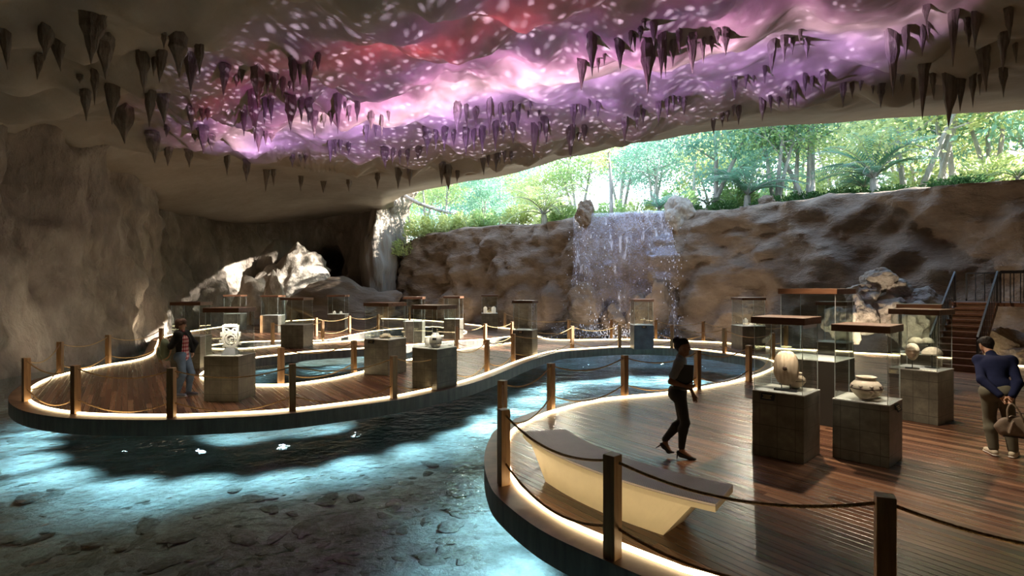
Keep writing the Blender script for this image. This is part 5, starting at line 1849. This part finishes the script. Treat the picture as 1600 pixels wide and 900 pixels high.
def head_prims(c, fwd, up=(0, 0, 1), s=1.0):
    """c = middle of the skull, fwd = where the face looks"""
    f, u = unit(fwd), unit(up)
    l = np.cross(u, f); l = unit(l); u = np.cross(f, l)
    P = lambda x, y, z: np.array(c, float) + s * (f * x + l * y + u * z)
    pr = [cap(P(-0.018, 0, 0.022), P(0.012, 0, 0.020), 0.083 * s, 0.080 * s, 0.02, (l, 0.86)),
          cap(P(0.025, 0, -0.01), P(0.048, 0, -0.085), 0.062 * s, 0.032 * s, 0.035, (l, 0.92)),
          cap(P(0.03, -0.028, -0.045), P(0.03, 0.028, -0.045), 0.036 * s, 0.036 * s, 0.03),
          cap(P(0.088, 0, 0.008), P(0.104, 0, -0.028), 0.008 * s, 0.0125 * s, 0.012),      # nose
          cap(P(0.078, -0.022, 0.024), P(0.078, 0.022, 0.024), 0.010 * s, 0.010 * s, 0.016),  # brow
          cap(P(0.080, -0.014, -0.058), P(0.080, 0.014, -0.058), 0.0065 * s, 0.0065 * s, 0.008),  # upper lip
          cap(P(0.079, -0.011, -0.070), P(0.079, 0.011, -0.070), 0.007 * s, 0.007 * s, 0.008),
          ball(P(0.072, 0, -0.094), 0.017 * s, 0.018)]
    for sg in (-1, 1):
        pr.append(ball(P(0.092, sg * 0.029, 0.006), 0.012 * s, 0.012, op='sub'))
        pr.append(cap(P(-0.006, sg * 0.072, 0.016), P(-0.002, sg * 0.070, -0.026), 0.016 * s, 0.010 * s, 0.008, (l, 0.45)))
    return pr, P
def hand_prims(w_, d, palm_n, thumb, curl=0.5, s=1.0):
    """w_ wrist, d along the hand, palm_n the way the palm faces, thumb the side of the thumb"""
    d, n_, t_ = unit(d), unit(palm_n), unit(thumb)
    w_ = np.array(w_, float)
    pr = [cap(w_ + d * 0.012 * s + t_ * 0.004, w_ + d * 0.075 * s + t_ * 0.016 * s, 0.024 * s, 0.019 * s, 0.018, (n_, 0.62)),
          cap(w_ + d * 0.012 * s - t_ * 0.006, w_ + d * 0.072 * s - t_ * 0.018 * s, 0.024 * s, 0.018 * s, 0.018, (n_, 0.62))]
    for j, (off, L, r_) in enumerate(((0.030, 0.068, .0088), (0.010, 0.076, .0092), (-0.010, 0.070, .0088), (-0.029, 0.054, .0078))):
        p0 = w_ + d * 0.078 * s + t_ * off * s
        a = 0.25 + curl * 0.55
        q = p0
        for m_, fr_ in enumerate((0.45, 0.31, 0.24)):
            a2 = a * (0.6, 1.5, 2.2)[m_] * (1 + 0.08 * j)
            e = q + (d * math.cos(a2) + n_ * math.sin(a2)) * L * fr_ * s
            pr.append(cap(q, e, r_ * s * (1 - .1 * m_), r_ * s * (1 - .1 * (m_ + 1)), 0.004))
            q = e
    p0 = w_ + d * 0.022 * s + t_ * 0.022 * s
    p1 = p0 + (d * 0.75 + t_ * 0.75 + n_ * 0.2) * 0.034 * s
    p2 = p1 + (d * 0.95 + t_ * 0.25 + n_ * (0.3 + curl * 0.4)) * 0.028 * s
    p3 = p2 + (d * 0.95 + n_ * (0.3 + curl * 0.5)) * 0.022 * s
    pr += [cap(p0, p1, 0.0145 * s, 0.0115 * s, 0.012), cap(p1, p2, 0.0112 * s, 0.0098 * s, 0.004), cap(p2, p3, 0.0098 * s, 0.008 * s, 0.004)]
    return pr
def body_prims(J, fem=False, s=1.0):
    """J: named joints (world points). The whole bare body except head and hands."""
    lat = unit(J['shL'] - J['shR'])
    hl = unit(J['hipL'] - J['hipR'])
    ch, pe, nk = J['chest'], J['pelvis'], J['neck']
    up = unit(ch - pe)
    fr_ = unit(np.cross(lat, up))
    w1 = 0.135 if not fem else 0.118
    pr = [cap(ch - lat * 0.055, ch + lat * 0.055, w1 * s, w1 * s, 0.05, (fr_, 0.74)),
          cap(ch, pe + (ch - pe) * 0.30, w1 * s, (0.118 if not fem else 0.098) * s, 0.06, (fr_, 0.78)),
          cap(pe - hl * 0.055, pe + hl * 0.055, (0.122 if not fem else 0.126) * s, (0.122 if not fem else 0.126) * s, 0.06, (fr_, 0.84)),
          cap(ch + (nk - ch) * .55, J['head'] + (nk - J['head']) * 0.25, 0.062 * s, 0.052 * s, 0.04),
          cap(J['shR'], J['shL'], 0.056 * s, 0.056 * s, 0.05)]
    if fem:
        for sg in (-1, 1): pr.append(ball(ch + lat * sg * 0.065 + fr_ * 0.075 - up * 0.03, 0.062 * s, 0.05))
    for S in 'LR':
        sh, el, wr = J['sh' + S], J['el' + S], J['wr' + S]
        m_ = el + (wr - el) * 0.25
        g = 0.9 if fem else 1.0
        pr += [ball(sh, 0.060 * s * g, 0.04), cap(sh, el, 0.053 * s * g, 0.040 * s * g, 0.03), cap(el, m_, 0.040 * s * g, 0.042 * s * g, 0.02), cap(m_, wr, 0.042 * s * g, 0.026 * s * g, 0.02)]
        hp, kn, an = J['hip' + S], J['kn' + S], J['an' + S]
        cf = kn + (an - kn) * 0.28
        back = -fr_ * 0.018
        pr += [cap(hp, kn, 0.092 * s, 0.056 * s, 0.05), cap(kn, cf + back, 0.056 * s, 0.058 * s, 0.03), cap(cf + back, an, 0.057 * s, 0.036 * s, 0.03),
               ball(hp - fr_ * 0.055 + U(0, 0, 0.0), 0.098 * s, 0.05)]
        pr += [cap(an - U(0, 0, 0.02), J['toe' + S], 0.036 * s, 0.026 * s, 0.03)]
    return pr, fr_, lat
def cloth_arm(J, S, r0, r1, to=1.0):
    sh, el, wr = J['sh' + S], J['el' + S], J['wr' + S]
    pr = [ball(sh, r0 + 0.014, 0.04)]
    if to <= 0.5:
        e = sh + (el - sh) * to * 2
        return pr + [cap(sh, e, r0 + 0.004, r0 - 0.002, 0.03)]
    e = el + (wr - el) * (to - 0.5) * 2
    return pr + [cap(sh, el, r0, r1 + 0.006, 0.03), cap(el, e, r1 + 0.006, r1 - 0.006, 0.025)]
def cloth_leg(J, S, r0, r1, r2, fr_):
    hp, kn, an = J['hip' + S], J['kn' + S], J['an' + S]
    cf = kn + (an - kn) * 0.28
    return [cap(hp, kn, r0, r1, 0.04), cap(kn, cf - fr_ * 0.018, r1, r1 + 0.004, 0.03), cap(cf - fr_ * 0.018, an + U(0, 0, 0.03), r1 + 0.004, r2, 0.03), ball(hp - fr_ * 0.05, r0 + 0.008, 0.05)]
def skinmat(name, col):
    m, n, out = newmat(name)
    p = nd(n, 'ShaderNodeBsdfPrincipled', i_Roughness=0.5)
    p.inputs['Base Color'].default_value = col + (1,)
    p.inputs['Subsurface Weight'].default_value = 0.1
    p.inputs['Subsurface Radius'].default_value = (0.02, 0.008, 0.004)
    n.links.new(p.outputs[0], out.inputs[0])
    return m
M_HAIR = plain('dark_brown_hair', (0.012, 0.008, 0.007), 0.6, spec=0.2, var=0.4, vscale=50, bump=0.4)
M_HAIRB = plain('chestnut_hair', (0.06, 0.022, 0.012), 0.6, var=0.4, vscale=50, bump=0.4)
M_EYE = plain('dark_eye', (0.03, 0.02, 0.018), 0.2)
def eyes(P, parent, s=1.0):
    for sg in (-1, 1):
        b = MB()
        sphere_shape(b, tuple(P(0.0795, sg * 0.029, 0.006)), 0.0105 * s, n=10)
        b.build('eye', M_EYE, parent, smooth=True)

# ---------------------------------------------------------------- the woman walking with a black folder
loc = G(1061, 716)
t = thing('person', 'woman with dark hair in a bun walking in grey shirt, black trousers and heels', 'person', (loc.x, loc.y, 0), R_(-16))
J = dict(pelvis=U(0.0, 0, 0.98), chest=U(0.015, 0, 1.29), neck=U(0.02, 0, 1.46), head=U(0.055, 0, 1.60),
         shR=U(0.0, -0.165, 1.385), shL=U(0.03, 0.165, 1.385), elR=U(-0.12, -0.235, 1.135), wrR=U(0.10, -0.235, 1.075), elL=U(0.10, 0.215, 1.12), wrL=U(0.20, 0.185, 0.90),
         hipR=U(0.0, -0.085, 0.94), hipL=U(0.0, 0.085, 0.94), knR=U(0.085, -0.06, 0.53), anR=U(0.035, -0.045, 0.145), toeR=U(0.175, -0.035, 0.026),
         knL=U(0.045, 0.06, 0.525), anL=U(-0.195, 0.05, 0.215), toeL=U(-0.125, 0.05, 0.075))
pr, fr_, lat = body_prims(J, True, 0.94)
hp, HP = head_prims(J['head'], (1, -0.12, -0.05))
pr += hp
pr += hand_prims(J['wrR'], (1, 0.25, 0.0), (0, 1, 0.1), (0.1, 0, 1), 0.55, 0.95)
pr += hand_prims(J['wrL'], (0.3, -0.1, -1), (-0.25, -1, 0), (1, -0.2, 0.2), 0.5, 0.95)
skin('body', pr, 0.0072, skinmat('brown_skin', (0.23, 0.115, 0.07)), t)
eyes(HP, t)
hair = [cap(HP(-0.040, 0, 0.045), HP(0.005, 0, 0.062), 0.083, 0.074, 0.02, (np.array((0, 1, 0.)), 0.92)), cap(HP(-0.07, 0, 0.0), HP(-0.05, 0, -0.045), 0.058, 0.03, 0.03),
        ball(HP(-0.105, 0, 0.085), 0.048, 0.015), ball(HP(-0.09, 0.02, 0.11), 0.035, 0.015)]
skin('hair', hair, 0.008, M_HAIR, t)
shirt = [cap(J['chest'] - lat * .055, J['chest'] + lat * .055, 0.122, 0.122, 0.05, (fr_, 0.78)), cap(J['chest'], U(0, 0, 1.07), 0.122, 0.108, 0.05, (fr_, 0.82)), cap(U(0, -.05, 1.06), U(0, .05, 1.06), 0.112, 0.112, 0.05, (fr_, 0.86)),
         cap(U(0, -.055, 0.99), U(0, .055, 0.99), 0.125, 0.125, 0.04, (fr_, 0.86)), cap(J['shR'], J['shL'], 0.06, 0.06, 0.05), cap(J['neck'] - U(0, 0, 0.03), J['neck'] + U(0.0, 0, 0.0), 0.064, 0.062, 0.03)]
for sg in (-1, 1): shirt.append(ball(J['chest'] + lat * sg * .065 + fr_ * .08 - U(0, 0, .03), 0.062, 0.05))
shirt += cloth_arm(J, 'R', 0.062, 0.05, 0.34) + cloth_arm(J, 'L', 0.062, 0.05, 0.34)
skin('shirt', shirt, 0.009, plain('grey_cotton_shirt', (0.20, 0.215, 0.25), 0.8, var=0.12), t)
M_BLK = plain('black_cloth', (0.010, 0.010, 0.012), 0.75)
tr_ = [cap(J['pelvis'] - lat * .055, J['pelvis'] + lat * .055, 0.127, 0.127, 0.05, (fr_, 0.86))]
for S in 'RL': tr_ += cloth_leg(J, S, 0.097, 0.063, 0.046, fr_)
skin('trousers', tr_, 0.009, M_BLK, t)
for S in 'RL':
    an, toe = J['an' + S], J['toe' + S]
    heel = an + U(-0.045, 0, -0.05)
    z0 = 0.006 if S == 'R' else max(0.02, an[2] - 0.145)
    sh_ = [cap(heel, an + U(-0.02, 0, -0.075), 0.03, 0.034, 0.02), cap(an + U(0.0, 0, -0.085), toe - U(0.02, 0, 0), 0.034, 0.032, 0.03, ((0, 1, 0), 1.0)), cap(toe - U(0.02, 0, 0.004), toe + U(0.05, 0, -0.008), 0.03, 0.014, 0.02), ]
    o = skin('shoe', sh_, 0.007, M_BLACK, t)
    b = MB()
    if S == 'R': b.tube([heel + U(-.012, 0, -.01), heel + U(-.02, 0, -heel[2] + 0.004)], [0.012, 0.006], 8)
    else: b.tube([heel + U(-.012, 0, -.005), heel + U(-.085, 0, -0.055)], [0.012, 0.006], 8)
    b.build('heel', M_BLACK, o, smooth=True)
tw = t
M3 = Matrix.Rotation(R_(-16), 3, 'Z')
b = MB()
b.box((0, 0, 0), (0.26, 0.028, 0.36))
b.box((0, -0.015, 0.17), (0.10, 0.008, 0.02))
o = b.build('folder', plain('black_folder_cover', (0.008, 0.008, 0.009), 0.5), bevel=0.004)
fc = M3 @ Vector((0.055, -0.185, 1.20))
o.location = (loc.x + fc.x, loc.y + fc.y, fc.z)
o.rotation_euler = (R_(4), R_(3), R_(-12))
tag(o, 'black folder the walking woman presses against her side', 'folder')

# ---------------------------------------------------------------- the boy with a backpack
loc = G(287, 619)
t = thing('person', 'youth with chestnut hair in black jacket, red plaid shirt and jeans on left deck', 'person', (loc.x, loc.y, 0), R_(6))
J = dict(pelvis=U(-0.01, 0, 0.93), chest=U(-0.03, 0, 1.27), neck=U(-0.045, 0, 1.47), head=U(-0.055, 0, 1.615),
         shR=U(-0.05, -0.185, 1.405), shL=U(-0.02, 0.185, 1.405), elR=U(-0.14, -0.285, 1.15), wrR=U(-0.01, -0.19, 1.31), elL=U(0.14, 0.26, 1.17), wrL=U(0.10, 0.18, 0.98),
         hipR=U(-0.02, -0.09, 0.90), hipL=U(0.0, 0.09, 0.90), knR=U(0.03, -0.10, 0.49), anR=U(-0.09, -0.09, 0.09), toeR=U(0.06, -0.11, 0.03),
         knL=U(0.14, 0.07, 0.51), anL=U(0.08, 0.06, 0.09), toeL=U(0.23, 0.05, 0.03))
pr, fr_, lat = body_prims(J, False, 0.95)
hp, HP = head_prims(J['head'], (1, 0.25, -0.12))
pr += hp
pr += hand_prims(J['wrR'], (0.45, 0.75, 0.55), (-0.9, 0.2, 0.3), (0.2, -0.3, 0.9), 0.9, 0.95)
pr += hand_prims(J['wrL'], (0.1, -0.2, -1), (-0.3, -1, 0), (1, -0.2, 0.1), 0.5, 0.95)
skin('body', pr, 0.0075, skinmat('light_skin', (0.46, 0.27, 0.19)), t)
eyes(HP, t)
hair = [cap(HP(-0.034, 0, 0.048), HP(0.025, 0, 0.068), 0.096, 0.084, 0.02, (np.array((0, 1, 0.)), 0.94)), cap(HP(-0.065, 0, 0.0), HP(-0.05, 0, -0.055), 0.060, 0.03, 0.03), cap(HP(0.055, -0.04, 0.07), HP(0.055, 0.04, 0.07), 0.032, 0.032, 0.02),
        ball(HP(0.0, -0.066, 0.025), 0.034, 0.02), ball(HP(0.0, 0.066, 0.025), 0.034, 0.02), ball(HP(-0.07, 0, -0.05), 0.05, 0.03), ball(HP(0.07, 0.02, 0.085), 0.03, 0.02)]
skin('hair', hair, 0.008, M_HAIRB, t)
def plaid():
    m, n, out = newmat('red_plaid_shirt')
    p = nd(n, 'ShaderNodeBsdfPrincipled', i_Roughness=0.85)
    co = coords(n)
    s = nd(n, 'ShaderNodeSeparateXYZ')
    n.links.new(co, s.inputs[0])
    def band(sock, step, wd):
        d = nd(n, 'ShaderNodeMath', operation='DIVIDE', i_1=step); n.links.new(sock, d.inputs[0])
        f = nd(n, 'ShaderNodeMath', operation='FRACT'); n.links.new(d.outputs[0], f.inputs[0])
        g = nd(n, 'ShaderNodeMath', operation='LESS_THAN', i_1=wd); n.links.new(f.outputs[0], g.inputs[0])
        return g.outputs[0]
    ad = nd(n, 'ShaderNodeMath', operation='ADD')
    n.links.new(s.outputs['X'], ad.inputs[0]); n.links.new(s.outputs['Y'], ad.inputs[1])
    a, c = band(ad.outputs[0], 0.075, 0.42), band(s.outputs['Z'], 0.085, 0.42)
    sm_ = nd(n, 'ShaderNodeMath', operation='ADD')
    n.links.new(a, sm_.inputs[0]); n.links.new(c, sm_.inputs[1])
    hf = nd(n, 'ShaderNodeMath', operation='MULTIPLY', i_1=0.5); n.links.new(sm_.outputs[0], hf.inputs[0])
    n.links.new(ramp(n, hf.outputs[0], [(0.1, (0.55, 0.45, 0.45)), (0.5, (0.45, 0.05, 0.07)), (0.9, (0.08, 0.02, 0.04))]), p.inputs['Base Color'])
    n.links.new(p.outputs[0], out.inputs[0])
    return m
shirt = [cap(J['chest'] - lat * .05, J['chest'] + lat * .05, 0.136, 0.136, 0.05, (fr_, 0.78)), cap(J['chest'], U(-.01, 0, .93), 0.136, 0.128, 0.06, (fr_, 0.82)), cap(U(-.01, -.05, .90), U(-.01, .05, .90), 0.127, 0.127, 0.04, (fr_, .86)), cap(J['neck'] - U(0, 0, .05), J['neck'], .07, .066, .03)]
skin('shirt', shirt, 0.009, plaid(), t)
jacket = [cap(J['chest'] - lat * .06, J['chest'] + lat * .06, 0.150, 0.150, 0.05, (fr_, 0.82)), cap(J['chest'], U(-.03, 0, 1.0), 0.150, 0.142, 0.06, (fr_, 0.86)), cap(J['shR'], J['shL'], 0.075, 0.075, 0.05),
          cap(J['neck'] - U(.03, 0.04, .04), J['neck'] - U(.03, -0.04, .04), .068, .068, .03),
          cap(U(0.06, 0.13, 1.25), U(0.14, 0.17, 1.0), 0.05, 0.035, 0.04, ((1, -.4, 0), 0.8)),
          cap(U(0.17, -0.08, 1.42), U(0.15, -0.08, 0.86), 0.135, 0.145, 0.02, None, 'sub')] + cloth_arm(J, 'R', 0.066, 0.054, 0.95) + cloth_arm(J, 'L', 0.066, 0.054, 0.95)
skin('jacket', jacket, 0.009, plain('black_jacket', (0.012, 0.012, 0.014), 0.85, spec=0.2), t)
tr_ = [cap(J['pelvis'] - lat * .05, J['pelvis'] + lat * .05, 0.126, 0.126, 0.05, (fr_, 0.88))]
for S in 'RL': tr_ += cloth_leg(J, S, 0.098, 0.07, 0.056, fr_)
skin('jeans', tr_, 0.009, plain('faded_blue_denim', (0.10, 0.145, 0.22), 0.85, var=0.3, vscale=5), t)
M_SNEAK = plain('blue_grey_sneaker', (0.12, 0.13, 0.19), 0.7)
M_SOLE = plain('off_white_rubber', (0.55, 0.53, 0.50), 0.7)
def sneakers(J, t, mat, fdir):
    f = unit(fdir)
    for S in 'RL':
        an, toe = J['an' + S], J['toe' + S]
        f = unit(U(toe[0] - an[0], toe[1] - an[1], 0))
        h0 = U(an[0], an[1], 0)
        p = [cap(h0 - f * .045 + U(0, 0, .052), h0 + U(0, 0, .07), .042, .045, .02), cap(h0 + U(0, 0, .055), h0 + f * .17 + U(0, 0, .042), .045, .038, .03)]
        o = skin('sneaker', p, 0.008, mat, t)
        skin('sole', [cap(h0 - f * .05 + U(0, 0, .017), h0 + f * .18 + U(0, 0, .017), .043, .043, .01, ((0, 0, 1), 0.38))], 0.007, M_SOLE, o)
sneakers(J, t, M_SNEAK, (1, 0, 0))
# his backpack hangs behind him from the hand at his chest
M3 = Matrix.Rotation(R_(6), 3, 'Z')
bl = loc + M3 @ Vector((-0.30, -0.10, 0.0))
bk = thing('backpack', 'olive green backpack hanging behind the youth on the left deck', 'backpack', (bl.x, bl.y, 0), R_(6))
M_OLIVE = plain('olive_canvas', (0.13, 0.16, 0.11), 0.85, var=0.2)
M_TAN = plain('tan_leather_trim', (0.28, 0.16, 0.09), 0.6)
ax_ = ((0.85, 0.3, 0.35), 0.58)
skin('bag_body', [cap((-0.05, 0, 0.98), (0.03, 0, 1.20), 0.175, 0.15, 0.05, ax_)], 0.010, M_OLIVE, bk)
skin('front_pocket', [cap((-0.14, -0.035, 0.94), (-0.10, -0.035, 1.06), 0.10, 0.09, 0.03, ax_)], 0.009, M_OLIVE, bk)
b = MB()
b.tube(spline([(0.06, -0.10, 1.33), (0.14, -0.13, 1.38), (0.25, -0.08, 1.37), (0.31, 0.0, 1.34)], 5), 0.018, 6)
b.build('strap', M_TAN, bk, smooth=True)
b = MB()
b.tube(spline([(0.10, -0.11, 1.30), (0.16, -0.17, 1.12), (0.10, -0.14, 0.93), (-0.02, -0.10, 0.86)], 5), 0.016, 6)
b.build('strap', M_TAN, bk, smooth=True)

# ---------------------------------------------------------------- the man leaning forward, hands behind his back
loc = G(1566, 712)
t = thing('person', 'dark-haired person seen from behind in a navy sweater, leaning forward, hands behind back', 'person', (loc.x, loc.y, 0), R_(-38))
J = dict(pelvis=U(-0.06, -0.10, 0.96), chest=U(-0.07, 0.10, 1.29), neck=U(-0.115, 0.27, 1.45), head=U(-0.165, 0.385, 1.575),
         shL=U(-0.255, 0.17, 1.36), shR=U(0.105, 0.17, 1.375), elL=U(-0.235, -0.13, 1.10), wrL=U(-0.03, -0.31, 0.915), elR=U(0.165, -0.12, 1.09), wrR=U(0.085, -0.31, 0.925),
         hipL=U(-0.15, -0.08, 0.91), hipR=U(0.03, -0.08, 0.91), knL=U(-0.14, 0.0, 0.49), anL=U(-0.10, -0.05, 0.09), toeL=U(-0.17, 0.10, 0.03),
         knR=U(0.08, 0.02, 0.49), anR=U(0.115, -0.02, 0.09), toeR=U(0.16, 0.13, 0.03))
pr, fr_, lat = body_prims(J, False, 0.97)
hp, HP = head_prims(J['head'], (-0.5, 0.85, -0.35), (-0.15, 0.3, 1))
pr += hp
pr += hand_prims(J['wrL'], (0.55, -0.25, -0.8), (0.2, -0.9, -0.1), (0.75, 0, 0.45), 0.95)
pr += hand_prims(J['wrR'], (-0.35, -0.25, -0.9), (-0.1, -0.95, 0.1), (-0.9, 0, 0.3), 0.95)
skin('body', pr, 0.0075, skinmat('tan_skin', (0.36, 0.20, 0.13)), t)
eyes(HP, t)
hair = [cap(HP(-0.032, 0, 0.040), HP(0.018, 0, 0.060), 0.090, 0.078, 0.02, (np.cross(unit((-0.5, 0.85, -0.35)), (0, 0, 1)), 0.94)), cap(HP(-0.068, 0, 0.0), HP(-0.062, 0, -0.055), 0.066, 0.048, 0.03), cap(HP(0.05, -0.04, 0.07), HP(0.05, 0.04, 0.07), 0.034, 0.034, 0.02)]
skin('hair', hair, 0.008, M_HAIR, t)
hemc = J['pelvis'] + U(0, 0.03, 0.05)
sw = [cap(J['chest'] - lat * .065, J['chest'] + lat * .065, 0.140, 0.140, 0.05, (fr_, 0.82)), cap(J['chest'], hemc, 0.142, 0.136, 0.06, (fr_, 0.88)), cap(hemc - lat * .05, hemc + lat * .05, 0.138, 0.138, 0.03, (fr_, .9)), cap(J['shR'], J['shL'], 0.076, 0.076, 0.05),
      cap(J['chest'] + (J['neck'] - J['chest']) * .5, J['neck'], .085, .066, .04)] + cloth_arm(J, 'R', 0.064, 0.053, 0.97) + cloth_arm(J, 'L', 0.064, 0.053, 0.97)
skin('sweater', sw, 0.009, plain('navy_knit', (0.008, 0.012, 0.042), 0.9, vscale=30, spec=0.15), t)
tr_ = [cap(J['pelvis'] - lat * .055, J['pelvis'] + lat * .055, 0.132, 0.132, 0.05, (fr_, 0.9))]
for S in 'RL': tr_ += cloth_leg(J, S, 0.104, 0.076, 0.064, fr_)
skin('trousers', tr_, 0.009, plain('grey_olive_cotton', (0.105, 0.10, 0.075), 0.85), t)
sneakers(J, t, plain('cream_sneaker', (0.48, 0.43, 0.34), 0.7), (0, 1, 0))
M3 = Matrix.Rotation(R_(-38), 3, 'Z')
bl = loc + M3 @ Vector((0.15, -0.41, 0))
bag = thing('handbag', 'slouchy taupe handbag held behind the back of the navy sweater person', 'handbag', (bl.x, bl.y, 0.0), R_(-38))
M_TAUPE = plain('taupe_leather', (0.17, 0.13, 0.10), 0.55, var=0.15)
skin('bag_body', [cap((-0.15, 0, 0.455), (0.15, 0, 0.455), 0.085, 0.085, 0.03, ((0, 1, 0), 0.8)), cap((-0.12, 0, 0.54), (0.12, 0, 0.54), 0.09, 0.09, 0.05, ((0, 1, 0), 0.62)), cap((-0.07, 0, 0.625), (0.10, 0, 0.62), 0.045, 0.04, 0.05, ((0, 1, 0), 0.7)),
                  cap((-0.16, -0.01, 0.57), (-0.22, -.01, 0.50), 0.05, 0.045, .04, ((0, 1, 0), 0.8)), cap((-0.06, -0.075, 0.60), (-0.10, -0.085, 0.44), 0.012, 0.016, .03), cap((0.06, -0.075, 0.60), (0.09, -0.085, 0.44), 0.012, 0.016, .03)], 0.009, M_TAUPE, bag)
for y_ in (-0.045, 0.045):
    b = MB()
    b.tube(spline([(-0.11, y_, 0.60), (-0.12, y_ * .7, 0.74), (-0.08, y_ * .3, 0.835), (-0.01, y_ * .7, 0.76), (0.05, y_, 0.60)], 5), 0.011, 6)
    b.build('handle', M_TAUPE, bag, smooth=True)
b = MB()
b.box((0, -0.005, 0.385), (0.34, 0.13, 0.012))
b.build('base_panel', M_BLACK, bag)
